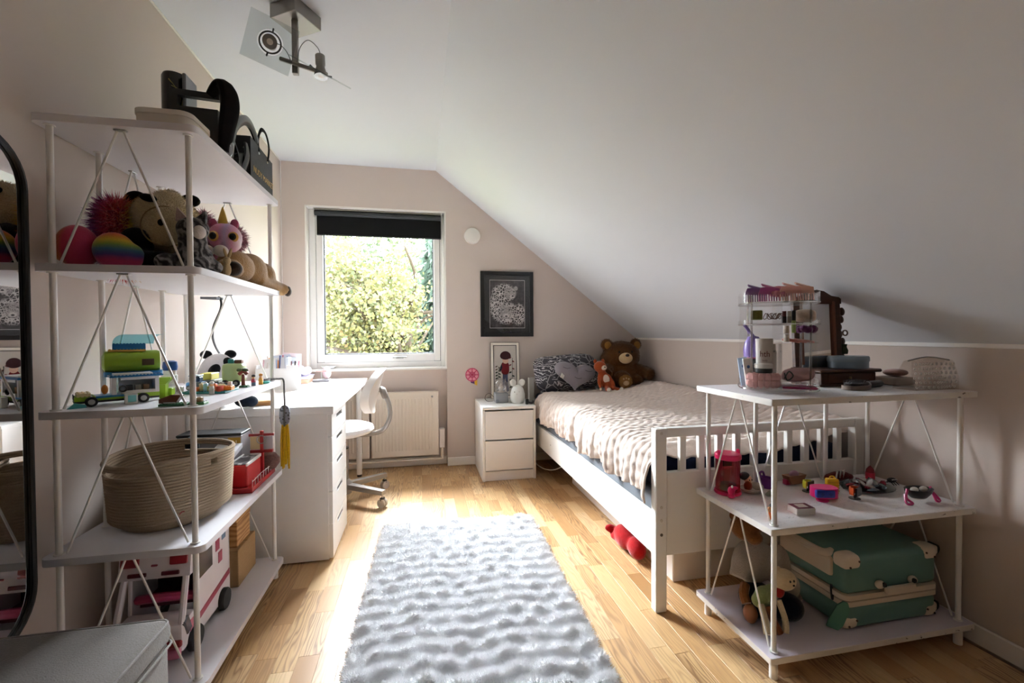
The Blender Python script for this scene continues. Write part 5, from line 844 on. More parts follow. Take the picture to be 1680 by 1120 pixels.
lt = thing('lilac_box_stack', 'lilac and copper makeup boxes stacked at the window end of the desk', 'boxes', (-.78, 3.35, DZ)); MB().box(-.88, 3.28, DZ, -.76, 3.42, DZ + .028, .003).build('copper_case', P('#c89a80', .35, .3), lt); MB().box(-.885, 3.28, DZ + .029, -.755, 3.42, DZ + .045, .003).build('white_case', P('#efe8ea', .4), lt); MB().box(-.885, 3.275, DZ + .046, -.75, 3.425, DZ + .051, .001).build('shelf_plate', P('#8d86a8', .4), lt); MB().cyl((-.84, 3.3, DZ + .085), (-.84, 3.4, DZ + .085), .033, n=24).build('lilac_roll', P('#b9b0dc', .4), lt); MB().cyl((-.79, 3.32, DZ + .08), (-.79, 3.4, DZ + .08), .028, n=24).build('white_roll', P('#efeaf0', .4), lt)
ms = thing('jewellery_stand', 'small stand with dark base and pink cloth by the window', 'stand', (-.7, 3.4, DZ)); MB().box(-.75, 3.35, DZ, -.64, 3.45, DZ + .014, .003).build('base', P('#6a666c', .5), ms); MB().cyl((-.7, 3.4, DZ + .014), (-.7, 3.4, DZ + .075), .002, n=8).build('rod', STEEL, ms); MB().cyl((-.735, 3.4, DZ + .073), (-.665, 3.4, DZ + .073), .003, n=8).build('arm', P('#b87f72', .4), ms); MB().ell((-.67, 3.44, DZ + .06), (.03, .02, .045)).build('pink_cloth', F('#eccfd2'), ms)
# ------------------------------------------------------------------ low shelf, top board
R1 = .8685; AC = clear('clear_acrylic', '#ffffff', .04, .35); AE = clear('acrylic_edge', '#ffffff', .08, 3.5)
_before = set(COL.objects)
oc = thing('acrylic_organizer', 'round clear acrylic makeup organizer with tiers on the low shelf', 'organizer', (1.235, 1.33, R1)); ox, oy = 1.235, 1.335
def rq(s=1.0): return [(ox + p[0] * s, oy + p[1] * s) for p in superell(0, 0, .148, .148, 3.2, 40)]
MB().cyl((ox, oy, R1), (ox, oy, R1 + .008), .11, n=36).build('turntable', AC, oc)
for z, h in ((.009, .006), (.232, .005), (.305, .005)): MB().prism(rq(), R1 + z, R1 + z + h, 'z').build('tier', AC, oc)
for z0, z1 in ((.009, .045), (.235, .25), (.305, .345)):
    k = rq(); MB().grid(lambda u, v: (k[int(round(u * 40)) % 40][0], k[int(round(u * 40)) % 40][1], R1 + z0 + (z1 - z0) * v), 41, 2).build('rim', AC, oc)
MB().tube([(x, y, R1 + .012) for x, y in rq(1.003)], .0022, 5, True).build('rim_edge', AE, oc); MB().tube([(x, y, R1 + .308) for x, y in rq(1.003)], .0022, 5, True).build('rim_edge', AE, oc); MB().tube([(x, y, R1 + .235) for x, y in rq(1.003)], .0022, 5, True).build('rim_edge', AE, oc)
MB().box(ox - .002, oy - .145, R1 + .015, ox + .002, oy + .145, R1 + .305).build('divider', AC, oc); MB().box(ox - .145, oy - .002, R1 + .015, ox + .145, oy + .002, R1 + .305).build('divider', AC, oc)
for x, y in ((ox - .105, oy - .105), (ox + .105, oy - .105), (ox - .105, oy + .105), (ox + .105, oy + .105)): MB().box(x - .004, y - .004, R1 + .012, x + .004, y + .004, R1 + .31, .001).build('corner_post', AE, oc)
MB().box(ox + .004, oy - .125, R1 + .17, ox + .13, oy - .01, R1 + .173).build('small_tray', AC, oc); MB().box(ox + .004, oy - .125, R1 + .2, ox + .13, oy - .01, R1 + .202).build('small_tray', AC, oc)
def item(name, lab, cat, loc, grp=None): return thing(name, lab, cat, loc, grp)
tb = item('white_tube', 'white cosmetic tube lettered hth in the acrylic organizer', 'tube', (ox - .045, oy - .055, R1 + .055)); MB().lathe([(.025, 0), (.031, .004), (.0315, .08), (.033, .14), (.034, .165)], (ox - .05, oy - .02, R1 + .02), 24, sy=.75).build('tube_body', P('#ded8d2', .4), tb); text('hth', .03, Matrix(((1, 0, 0, ox - .05), (0, 0, -1, oy - .0462), (0, 1, 0, R1 + .13), (0, 0, 0, 1))), P('#6b3a30', .5), 'lettering', tb)
text('body', .01, Matrix(((1, 0, 0, ox - .05), (0, 0, -1, oy - .0462), (0, 1, 0, R1 + .108), (0, 0, 0, 1))), P('#6b3a30', .5), 'small_lettering', tb)
jr = item('cream_jar', 'low dark jar with a white lid in the acrylic organizer', 'jar', (ox - .045, oy - .095, R1 + .06)); MB().lathe([(.03, 0), (.033, .003), (.033, .016), (0, .016)], (ox - .06, oy - .1, R1 + .068), 24).build('jar_body', P('#26292a', .3), jr); MB().lathe([(.034, .016), (.035, .018), (.035, .03), (.032, .032), (0, .032)], (ox - .06, oy - .1, R1 + .068), 24).build('lid', P('#dbd6d0', .35), jr)
sc_ = item('scrunchie_pile', 'thick pleated pink scrunchie at the bottom of the organizer', 'scrunchie', (ox - .06, oy - .08, R1 + .016))
for z in (.032, .052):
    pts_ = []
    for i in range(72): a = 2 * PI * i / 72; r = 1 + .09 * math.cos(a * 14); pts_.append((ox - .06 + .045 * math.cos(a) * r, oy - .092 + .032 * math.sin(a) * r, R1 + z))
    MB().tube(pts_, [.0135 + .003 * math.cos(i * 14 * 2 * PI / 72) for i in range(72)], 8, True).build('ring', F('#e2b3ae', '#cf9a96', 60, .4), sc_)
pb = item('purple_bottle', 'round purple bottle with a pink base and spout in the organizer', 'bottle', (ox - .085, oy + .055, R1 + .016)); MB().lathe([(.03, 0), (.036, .004), (.037, .1), (0, .1)], (ox - .085, oy + .055, R1 + .016), 22).build('base', P('#c43a6c', .3), pb); MB().lathe([(.04, .1), (.041, .112), (.042, .13), (.036, .155), (.02, .175), (0, .18)], (ox - .085, oy + .055, R1 + .016), 24).build('dome', P('#8d76c0', .25), pb); MB().box(-.006, -.012, 0, .006, .012, .07, .003, rotm(0, -.7, 0, (ox - .08, oy + .055, R1 + .185))).build('spout', P('#7a62b4', .3), pb)
MB().box(ox - .095, oy + .014, R1 + .05, ox - .075, oy + .02, R1 + .11, .002).build('dark_label', P('#231c24', .4), pb)
for k, (x, y, c, lab) in enumerate(((-.125, -.03, '#9fb4cc', 'pale blue tube at the left edge of the organizer'), (-.108, -.075, '#e6e4e2', 'slim white tube with blue logo at the left of the organizer'))):
    tq = item('cosmetic_tube', lab, 'tube', (ox + x, oy + y, R1 + .016)); MB(rotm(0, -.12, .2, (ox + x, oy + y, R1 + .017))).prism([(-.014, 0), (.014, 0), (.018, .1), (-.018, .1)], -.006, .006, 'y').build('tube_body', P(c, .4), tq); MB(rotm(0, -.12, .2, (ox + x, oy + y, R1 + .017))).ell((0, -.007, .07), (.006, .001, .006), (0, 0, 0), 10, 6).build('logo', P('#2f4f86', .5), tq)
sp = item('spray_bottle', 'slim white spray bottle beside the organizer divider', 'bottle', (ox - .012, oy - .05, R1 + .016)); MB().lathe([(.011, 0), (.011, .12), (.007, .128), (.007, .15), (0, .15)], (ox - .014, oy - .02, R1 + .016), 16).build('bottle', P('#e4ddd8', .35), sp); MB().cyl((ox - .014, oy - .031, R1 + .14), (ox - .014, oy - .036, R1 + .14), .004, n=10).build('nozzle', STEEL, sp)
wp = item('wipes_pack', 'pink and grey soft pack of wipes in the right half of the organizer', 'pack', (ox + .065, oy - .07, R1 + .016)); cushion('pouch', .06, .022, .035, rotm(.2, -.08, 0, (ox + .068, oy - .065, R1 + .062)), F('#c39a98', '#a98a8c', 40, .3, .1), wp); MB().box(ox + .008, oy - .11, R1 + .0155, ox + .13, oy - .02, R1 + .024, .003).build('magenta_sheet', P('#a01f5e', .4), wp); MB().tube(bez([(ox + .015, oy - .105, R1 + .05), (ox + .03, oy - .108, R1 + .075), (ox + .045, oy - .108, R1 + .06), (ox + .025, oy - .108, R1 + .045), (ox + .015, oy - .105, R1 + .07)], 5), .0025, 5).build('print_mark', P('#2f3a38', .5), wp)
gc = item('green_compact', 'small green printed compact on the upper tier of the organizer', 'compact', (ox - .08, oy - .1, R1 + .24)); MB(rotm(-.15, 0, .0, (ox - .085, oy - .09, R1 + .262))).box(-.022, -.003, -.012, .022, .003, .022, .003).build('case', P('#6f7a36', .35), gc); MB(rotm(-.15, 0, 0, (ox - .085, oy - .09, R1 + .262))).box(-.018, -.0036, -.008, .018, -.003, .018).build('print', F('#4a4a22', '#8d8a4a', 90, .1, 0), gc)
jw = item('tangled_necklaces', 'tangle of metal necklaces on the upper tier of the organizer', 'jewellery', (ox - .03, oy - .1, R1 + .238))
for k in range(5): c = Vector((ox - .045 + .012 * k, oy - .095 + random.uniform(-.02, .02), R1 + .25)); MB().tube([c + Vector((.016 * math.cos(a) * (1 + .2 * math.sin(3 * a + k)), .012 * math.sin(a), .012 + .01 * math.sin(a * 2 + k))) for a in [2 * PI * i / 24 for i in range(24)]], .0013, 5, True).build('chain', P('#6a5348', .35, .6), jw)
for k, (x, y, z, r, h, c, c2, lab) in enumerate(((.012, -.11, .238, .009, .04, '#5a2226', '#2a1214', 'dark red nail polish bottle by the organizer divider'), (.03, -.112, .238, .008, .04, '#b9b2aa', '#8a837c', 'silver lipstick tube on the upper right tier'), (.045, -.115, .205, .008, .075, '#1d1c1b', '#9db06a', 'black and green mascara tube on the upper right tier'), (.02, -.115, .175, .011, .026, '#e2dcd4', '#c9c0b6', 'white cream pot on the small tray'), (.02, -.112, .203, .011, .026, '#dcd0c8', '#cfc4ba', 'cream pot on the upper small tray'))):
    lp_ = item('cosmetic_pot', lab, 'cosmetics', (ox + x, oy + y, R1 + z), 'small cosmetics in the organizer'); MB().lathe([(r, 0), (r, h * .55), (0, h * .55)], (ox + x, oy + y, R1 + z), 14).build('base', P(c2, .3), lp_); MB().lathe([(r * .92, h * .55), (r * .92, h), (0, h)], (ox + x, oy + y, R1 + z), 14).build('cap', P(c, .3), lp_)
mu = item('brush_roll', 'beige toilet bag on the upper right tier', 'bag', (ox + .09, oy - .08, R1 + .238)); cushion('bag', .04, .022, .03, rotm(0, 0, 0, (ox + .09, oy - .07, R1 + .262)), F('#cdb9a8', '#b7a292', 90), mu)
sx_ = item('purple_scrunchie', 'crumpled purple scrunchie on the right small tray', 'scrunchie', (ox + .09, oy - .07, R1 + .203)); 
pts_ = [(ox + .095 + .026 * math.cos(a) * (1 + .15 * math.cos(9 * a)), oy - .075 + .026 * math.sin(a) * (1 + .15 * math.cos(9 * a)), R1 + .217 + .003 * math.sin(5 * a)) for a in [2 * PI * i / 60 for i in range(60)]]; MB().tube(pts_, .011, 8, True).build('ring', F('#7d4a78', '#5f3560', 70, .5), sx_)
for k, (dx_, dy_, c) in enumerate(((.04, -.1, '#d99a96'), (.06, -.11, '#c9837f'), (.085, -.115, '#e0aaa4'))): cm = tag(MB(rotm(0, .12, .4 - .3 * k, (ox + dx_, oy + dy_ + .02, R1 + .1785))).box(-.035, -.005, -.004, .035, .005, .004, .002).build('pink_comb', P(c, .4)), ['pale pink comb lying on the small tray', 'darker pink comb crossing the small tray', 'light pink comb at the right of the small tray'][k], 'comb', 'combs on the small tray')
# bowls of hair clips on top of the organizer
tops = [('violet_hair_comb', 'violet plastic hair comb and claw clips in the top tray', -.09, -.08, '#8a6298'), ('magenta_hair_clip', 'magenta claw hair clip in the top tray', -.04, -.09, '#b05a94'), ('rose_scrunchie', 'gathered rose scrunchie in the middle of the top tray', -.0, -.06, '#d68a9a'), ('peach_hair_clip', 'large peach claw hair clip at the right of the top tray', .08, -.09, '#e2b3a6'), ('blush_hair_clip', 'pale blush claw clip in the middle of the top tray', .035, -.1, '#dda6a0')]
for nm, lab, dx_, dy_, c in tops:
    q = item(nm, lab, 'hair accessory', (ox + dx_, oy + dy_, R1 + .311)); z = R1 + .312; x, y = ox + dx_, oy + dy_; pm = P(c, .3)
    if 'scrunchie' in nm: MB().tube([(x + .032 * math.cos(a) * (1 + .12 * math.cos(10 * a)), y + .03 * math.sin(a) * (1 + .12 * math.cos(10 * a)), z + .026 + .02 * (1 + math.sin(a)) * .5) for a in [2 * PI * i / 60 for i in range(60)]], .012, 8, True).build('ring', F(c, None, 60), q)
    else:
        MB().prism([(x - .04, z + .028), (x + .04, z + .024), (x + .036, z + .046), (x, z + .052), (x - .03, z + .05)], y, y + .012, 'y').build('spine', pm, q)
        for k in range(9): MB().tube([(x - .036 + k * .009, y + .004, z + .03), (x - .036 + k * .009, y - .01, z + .002)], .0026, 5).build('tooth', pm, q)
        MB(rotm(.3, .25, .2, (x, y + .01, z + .05))).box(-.03, -.01, 0, .03, .01, .006, .002).build('wing', pm, q)
for x, y, r, h, c, lab in ((.035, .03, .011, .05, '#8a6f58', 'brown capped bottle standing in the top tray'), (.062, .04, .012, .062, '#b8b8be', 'silver bottle standing in the top tray'), (-.105, .0, .011, .03, '#a8b4ac', 'grey-green pot at the left of the top tray')):
    q = item('vial', lab, 'bottle', (ox + x, oy + y, R1 + .311), 'bottles in the top tray'); MB().lathe([(r, 0), (r, h * .6), (0, h * .6)], (ox + x, oy + y, R1 + .3105), 14).build('glass', P('#d8d2cc', .2), q); MB().lathe([(r * .8, h * .6), (r * .8, h), (0, h)], (ox + x, oy + y, R1 + .3105), 14).build('cap', P(c, .3), q)
for _o in [q for q in COL.objects if q not in _before and q.parent is None]:   # the set is smaller than it was drawn: bring it to size about its own foot
    _d = Matrix.Rotation(-.62, 3, 'Z') @ Vector((_o.location.x - 1.235, _o.location.y - 1.335, 0)); _o.location = Vector((1.208 + _d.x * .8, 1.33 + _d.y * .8, R1 + (_o.location.z - R1) * .97)); _o.scale = (.8, .8, .97); _o.rotation_euler.z = -.62
# vanity mirror with drawer
vm = thing('vanity_mirror', 'carved dark wood dressing mirror on a drawer box on the low shelf', 'mirror', (1.57, 1.43, R1)); VW = new_mat('carved_walnut', '#4a2a18', .4); _t = NT(VW); _t.color(_t.mix(_t.noise(14, 4, _t.map((1, 1, 5))), '#5a3420', '#331b0f'))
MB().box(1.44, 1.375, R1, 1.685, 1.495, R1 + .05, .003).build('drawer_box', VW, vm); MB().box(1.425, 1.362, R1 + .05, 1.7, 1.505, R1 + .062, .004).build('top_board', VW, vm); MB().box(1.425, 1.365, R1, 1.695, 1.5, R1 + .008, .003).build('foot_moulding', VW, vm); dq = MB().box(1.47, 1.373, R1 + .012, 1.655, 1.376, R1 + .046, .001).build('drawer', VW, vm); MB().ell((1.562, 1.371, R1 + .03), (.006, .005, .006)).build('knob', P('#8d744a', .3, .7), dq)
VX = rotm(-.06, 0, -.12, (1.535, 1.484, R1 + .062)); fx0, fx1, fz = -.085, .085, .27
for s in (-1, 1): MB(VX).box(s * .085 - .013, -.012, 0, s * .085 + .013, .012, fz, .004).build('frame_side', VW, vm); MB(VX).box(s * .068 - .006, -.014, .01, s * .068 + .006, .006, fz - .01, .002).build('frame_bead', P('#7a4a34', .4), vm)
MB(VX).prism([(-.1, fz - .02), (.1, fz - .02), (.1, fz + .005), (.06, fz + .012), (.03, fz + .03), (0, fz + .036), (-.03, fz + .03), (-.06, fz + .012), (-.1, fz + .005)], -.012, .012, 'y').build('crest', VW, vm); MB(VX).box(-.072, -.004, .0, .072, .002, fz - .02).build('mirror_glass', MATS[('p', '#e8e8ea', .015, 1.0, .5)], vm)
for k in range(7): MB(VX).ell((.103 + .008 * math.sin(k * 1.3), 0, .04 + k * .03), (.012, .008, .017), (0, .3 * math.sin(k), 0), 12, 8).build('carving', VW, vm)
MB(VX).ring((.122, 0, .135), .01, .003, 16, 6, (0, 1, 0)).build('carved_loop', VW, vm)
MB().lathe([(.0, 0), (.016, .002), (.018, .015), (.012, .03), (.014, .04), (0, .042)], (1.645, 1.475, R1 + .112), 12).build('enamel_charm', F('#4f5a40', '#1c1a16', 120, .3, 0), vm)
bt = thing('blue_tin', 'round pale blue tin with lid on the vanity drawer box', 'tin', (1.6, 1.41, R1 + .0625)); MB().lathe([(.068, 0), (.07, .003), (.07, .026), (0, .026)], (1.6, 1.413, R1 + .063), 36, sx=1.12, sy=.72).build('tin_body', P('#8295a6', .35, .4), bt); MB().lathe([(.072, .026), (.0725, .028), (.0725, .04), (.069, .046), (0, .047)], (1.6, 1.413, R1 + .063), 36, sx=1.12, sy=.72).build('lid', P('#8d9ca8', .35, .4), bt)
hbk = thing('hair_brush', 'paddle hairbrush with black handle lying in front of the vanity', 'brush', (1.55, 1.29, R1)); HXF = rotm(0, 0, .25, (1.49, 1.285, R1 + .001)); MB(HXF).prism(superell(0, 0, .058, .032, 2.6, 28), 0, .014, 'z').build('paddle', P('#6d5a50', .45), hbk); MB(HXF).prism(superell(0, 0, .05, .026, 2.6, 28), .014, .022, 'z').build('pad', F('#2c211e', '#171110', 200), hbk)
pins = MB(HXF)
for i in range(11):
    for j in range(5): pins.cyl((-.042 + i * .0084, -.018 + j * .009, .022), (-.042 + i * .0084, -.018 + j * .009, .032), .0009, n=4)
pins.build('bristles', P('#1c1413', .5), hbk, kind='stuff'); MB(HXF).tube([(.056, 0, .011), (.07, 0, .012), (.085, 0, .012), (.15, .0, .012), (.16, 0, .012)], [.01, .011, .012, .0125, .009], 12).build('handle', P('#131213', .35), hbk); MB(HXF).cyl((.062, 0, .011), (.072, 0, .0115), .0125, n=14).build('ferrule', P('#a8a8aa', .3, .8), hbk)
sbx = thing('sponge_box', 'ribbed cream box holding a dusty pink sponge', 'box', (1.68, 1.36, R1)); MB().box(1.72, 1.33, R1, 1.815, 1.42, R1 + .03, .008, seg=2).build('box_body', P('#b7aa9c', .6), sbx); sg = tag(MB().ell((1.775, 1.375, R1 + .0452), (.042, .036, .0145)).build('sponge', F('#b08a80', '#9c766c', 120)), 'dusty pink sponge lying on the ribbed cream box', 'sponge')
po_ = thing('clear_pouch', 'clear plastic toilet pouch with ring pattern on the low shelf', 'pouch', (1.74, 1.22, R1)); PM_ = clear('pouch_plastic', '#efe8e2', .2, 1.0)
for y in (1.2, 1.262): MB().grid(lambda u, v: (1.635 + .19 * u, y + (.014 if y > 1.23 else -.0) * (1 - v) - .02 * v * (1 if y > 1.23 else -1) * .9 + .005 * math.sin(u * 9 + v * 4), R1 + .001 + (.098 + .012 * math.sin(u * PI)) * v), 16, 10).build('side_sheet', PM_, po_)
MB().grid(lambda u, v: (1.635 + .19 * u, 1.2 + .075 * v, R1 + .001), 6, 4).build('bottom_sheet', PM_, po_); MB().tube(bez([(1.64, 1.23, R1 + .1), (1.73, 1.232, R1 + .112), (1.822, 1.23, R1 + .1)], 6), .0025, 6).build('zip', P('#9a9088', .4), po_)
rg_ = MB()
for i in range(11):
    for j in range(6): u, v = (i + .5 + .3 * (j % 2)) / 11.6, (j + .5) / 6.4; rg_.ring((1.635 + .19 * u, 1.1985 + .018 * v + .005 * math.sin(u * 9 + v * 4), R1 + .003 + .1 * v), .0038, .0012, 10, 4, (0, 1, 0))
rg_.build('ring_pattern', P('#e9e2da', .4), po_, kind='stuff')
# ------------------------------------------------------------------ low shelf, middle board
R2 = .4755; HOT = P('#e0185e', .35)
bkt = thing('pink_bucket', 'hot pink clear plastic canister with lid on the middle board', 'canister', (1.115, 1.455, R2)); MB().lathe([(.045, 0), (.047, .004), (.045, .012), (.043, .012)], (1.112, 1.455, R2), 28).build('base', HOT, bkt); MB().lathe([(.042, .01), (.042, .135)], (1.112, 1.455, R2), 28).build('wall', clear('pink_clear_plastic', '#d4406c', .1, .5), bkt); MB().lathe([(.044, .128), (.046, .13), (.046, .143), (.042, .148), (0, .148)], (1.112, 1.455, R2), 28).build('lid', HOT, bkt); MB().lathe([(0, .012), (.03, .013), (.026, .035), (0, .04)], (1.115, 1.455, R2), 14).build('dark_contents', P('#3a2c2e', .5), bkt)
for s in (-1, 1): MB().cbox((1.112 + s * .04, 1.45, R2 + .152), (.012, .014, .02), .004).build('lug', HOT, bkt)
el = thing('pink_elephant', 'small hot pink animal figure in front of the pink canister', 'toy figure', (1.088, 1.405, R2)); blob('body', [((1.085, 1.4, R2 + .028), (.013, .012, .015)), ((1.098, 1.4, R2 + .036), (.014, .008, .007)), ((1.085, 1.4, R2 + .008), (.014, .012, .008))], HOT, el, .0025, 3); MB().ell((1.08, 1.39, R2 + .046), (.004, .003, .005)).build('eye', P('#e9dcd8', .4), el)
sh = thing('doll_in_basket', 'tiny dark-haired doll lying in a shell-shaped bed', 'doll', (1.2, 1.44, R2)); MB().lathe([(0, .0), (.034, .003), (.044, .016), (.042, .018), (.03, .008), (0, .007)], (1.2, 1.44, R2), 24, sy=.8).build('shell_bed', F('#cdbfae', '#b5a594', 90), sh); MB().ell((1.212, 1.425, R2 + .026), (.026, .017, .014), (0, .3, 0)).build('blanket', F('#d9cbb9'), sh); MB().ell((1.185, 1.44, R2 + .05), (.014, .013, .015)).build('head', P('#d9a98a', .5), sh); MB().ell((1.176, 1.446, R2 + .06), (.019, .016, .015)).build('hair', P('#15110f', .5), sh); MB().ell((1.178, 1.43, R2 + .028), (.016, .012, .018)).build('dress', F('#8a3a22'), sh)
for s in (-1, 1): MB().ell((1.187 + s * .005, 1.4275, R2 + .05), (.0022, .002, .003), (0, 0, 0), 8, 6).build('eye', BLACK, sh)
gp2 = tag(blob('green_toy', [((1.235, 1.385, R2 + .012), (.014, .01, .011)), ((1.228, 1.39, R2 + .007), (.011, .009, .007))], P('#a3b3a2', .4), None, .0025, 3), 'tiny grey-green toy behind the front shelf post', 'toy figure')
pk = thing('purple_basket', 'small purple toy basket on the middle board', 'toy', (1.29, 1.47, R2)); MB(rotm(0, .1, 0, (1.288, 1.47, R2))).lathe([(.02, 0), (.027, .04), (.025, .04), (.018, .004), (0, .004)], n=16).build('basket', P('#6a1f7c', .35), pk); MB().tube(bez([(1.265, 1.47, R2 + .04), (1.262, 1.47, R2 + .058), (1.275, 1.47, R2 + .062), (1.282, 1.47, R2 + .045)], 5), .004, 6).build('handle', P('#6a1f7c', .35), pk)
bt2 = thing('toy_rowboat', 'brown toy boat with a mauve seat at the back of the middle board', 'toy', (1.43, 1.485, R2)); MB().prism([(-.03, 0), (.028, 0), (.045, .032), (-.045, .032)], -.016, .016, 'y', rotm(0, 0, .1, (1.43, 1.485, R2 + .004))).build('hull', P('#8a5a38', .4), bt2); MB().ell((1.425, 1.48, R2 + .04), (.02, .012, .014)).build('seat', P('#a67c92', .4), bt2); MB().box(1.385, 1.475, R2, 1.41, 1.495, R2 + .02, .002).build('pink_crate', P('#a83058', .4), bt2)
for x, y, c, lab in ((1.408, 1.40, '#d8d43a', 'yellow and black toy armchair on a disc'), (1.51, 1.305, '#e2602c', 'orange and black toy armchair on a disc')):
    q = thing('toy_armchair', lab, 'toy furniture', (x, y, R2), 'toy armchairs on discs'); MB().cyl((x, y, R2), (x, y, R2 + .0025), .018, n=20).build('disc', P('#5c5854', .5), q); MB().cyl((x, y, R2 + .0025), (x, y, R2 + .012), .004, n=8).build('stem', DGREY, q)
    k = rotm(0, 0, .35, (x, y, R2 + .012)); MB(k).tube([(.02 * math.cos(a) * .9, .018 * math.sin(a) - .004, .016) for a in [PI * i / 10 for i in range(11)]], .003, 6, flat=5.0, up=(0, 0, 1)).build('backrest', P(c, .4), q); MB(k).box(-.018, -.014, 0, .018, -.008, .03, .001).build('front', P('#17120f', .4), q)
cm_ = thing('toy_camera', 'pink and blue rounded plastic toy on the middle board', 'toy', (1.39, 1.315, R2)); KX = rotm(0, 0, -.25, (1.395, 1.32, R2)); MB(KX).prism(superell(0, .0, .042, .03, 2.8, 28), .012, .046, 'z').build('shell', P('#d11a6a', .35), cm_); MB(KX).box(-.045, -.034, .016, .02, -.018, .044, .006, seg=2).build('blue_visor', P('#2c3f9c', .35), cm_); MB(KX).lathe([(.018, 0), (.02, .004), (.012, .012), (0, .012)], (-.012, -.012, 0), 16).build('foot', P('#c01a5c', .35), cm_)
for x in (-.025, .003): MB(KX).cyl((x, -.0345, .03), (x, -.033, .03), .006, n=12).build('button', P('#26357f', .4), cm_)
yb_ = thing('yellow_brick', 'yellow toy suitcase standing on the middle board', 'toy', (1.475, 1.36, R2)); MB(rotm(0, 0, -.3, (1.478, 1.365, R2))).box(-.02, -.011, 0, .02, .011, .055, .003).build('case_body', P('#dfae16', .35), yb_); MB(rotm(0, 0, -.3, (1.478, 1.365, R2))).tube(bez([(-.008, 0, .055), (-.006, 0, .063), (.006, 0, .063), (.008, 0, .055)], 4), .002, 6).build('handle', P('#dfae16', .35), yb_)
for z in (.012, .022, .032, .042): MB(rotm(0, 0, -.3, (1.478, 1.365, R2))).box(-.0202, -.0118, z, .0202, -.0108, z + .003).build('rib', P('#c99a10', .4), yb_)
dp = thing('trinket_plate', 'glass plate heaped with crumpled foil sweets and trinkets', 'plate', (1.68, 1.43, R2)); MB().lathe([(0, .001), (.07, .001), (.096, .01), (.098, .012), (.07, .005), (0, .004)], (1.645, 1.372, R2), 36, sy=.75).build('plate', clear('plate_glass', '#dfe4e2', .05, .6), dp)
for k in range(26):
    a, r = random.random() * 2 * PI, .06 * math.sqrt(random.random()); c = random.choice(['#9aa2a2', '#c7c9c6', '#7a8488', '#8a2a34', '#6a1f2c', '#b8b4ae', '#59646a']); MB(rotm(random.random(), random.random(), random.random() * 6, (1.64 + 1.3 * r * math.cos(a), 1.372 + .85 * r * math.sin(a), R2 + .014 + .016 * (1 - r / .06) * random.random()))).lathe([(0, -.008), (.011, -.004), (.014, .001), (.009, .006), (0, .008)], n=7, sx=1.5).build('foil_sweet', P(c, .25, .5), dp)
rc_ = thing('red_fabric_pouch', 'dark red crumpled pouch with foil at the back of the middle board', 'pouch', (1.62, 1.49, R2)); blob('pouch', [((1.62, 1.468, R2 + .022), (.055, .02, .02)), ((1.585, 1.468, R2 + .018), (.03, .018, .018)), ((1.66, 1.468, R2 + .016), (.03, .016, .015))], F('#6e1c20', '#48100f', 50), rc_, .005, 3)
for k in range(3): MB(rotm(0, .4, .3, (1.595 + k * .016, 1.452, R2 + .034))).box(-.003, -.002, -.014, .003, .002, .016).build('foil_strip', P('#cfc8c2', .25, .6), rc_)
rbt = thing('red_bottle', 'small red toy bottle by the knee wall', 'toy', (1.77, 1.47, R2)); MB().lathe([(.014, 0), (.016, .003), (.016, .028), (0, .028)], (1.77, 1.465, R2), 18).build('bottle', P('#d62a44', .35), rbt); MB().lathe([(.015, .028), (.013, .04), (.006, .05), (0, .056)], (1.77, 1.465, R2), 18).build('cap', P('#8a1c22', .35), rbt)
btl = thing('black_beetle', 'tiny black toy insect near the wall on the middle board', 'toy figure', (1.79, 1.41, R2)); MB().ell((1.795, 1.4, R2 + .015), (.02, .012, .01)).build('shell', BLACK, btl)
for s in (-1, 1):
    for k in range(3): MB().tube([(1.785 + k * .01, 1.4, R2 + .013), (1.783 + k * .012, 1.4 + s * .018, R2 + .001)], .0015, 5).build('leg', BLACK, btl)
for k in range(4): MB().ell((1.785 + .007 * k, 1.39, R2 + .02), (.0022, .002, .0022), (0, 0, 0), 6, 5).build('dot', P('#d9d2cc', .4), btl)
bw = thing('black_bowl', 'black half-round toy boat held by pink feet at the right end', 'toy', (1.70, 1.225, R2)); MB().lathe([(0, .012), (.03, .016), (.048, .034), (.052, .046), (.049, .046), (.04, .034), (0, .022)], (1.7, 1.235, R2), 28, sy=.6).build('bowl', P('#141415', .3), bw); MB().lathe([(0, .009), (.025, .012), (.03, .016), (0, .016)], (1.7, 1.235, R2), 24, sy=.6).build('white_underside', P('#d5d0cb', .4), bw)
for s in (-1, 1): MB().tube(bez([(1.7 + s * .05, 1.235, R2 + .048), (1.7 + s * .06, 1.23, R2 + .02), (1.7 + s * .052, 1.215, R2 + .005), (1.7 + s * .072, 1.22, R2 + .005), (1.7 + s * .06, 1.235, R2 + .03)], 5), .0042, 6).build('pink_foot', P('#c22a6c', .35), bw)
for x in (1.678, 1.718): MB().ell((x, 1.233, R2 + .044), (.014, .01, .009)).build('white_ball', P('#d2d0ca', .5), bw)
wb_ = thing('card_box', 'small white box with a maroon printed top near the front edge', 'box', (1.215, 1.24, R2)); WX = rotm(0, 0, -.1, (1.222, 1.24, R2)); MB(WX).box(-.033, -.024, 0, .033, .024, .022, .002).build('box_body', P('#e0d8d2', .5), wb_); MB(WX).box(-.031, -.022, .0222, .031, .022, .0228).build('maroon_print', P('#6e1f3c', .5), wb_); MB(WX).box(-.016, -.012, .0228, .016, .014, .0234).build('white_panel', P('#e6dfda', .5), wb_)
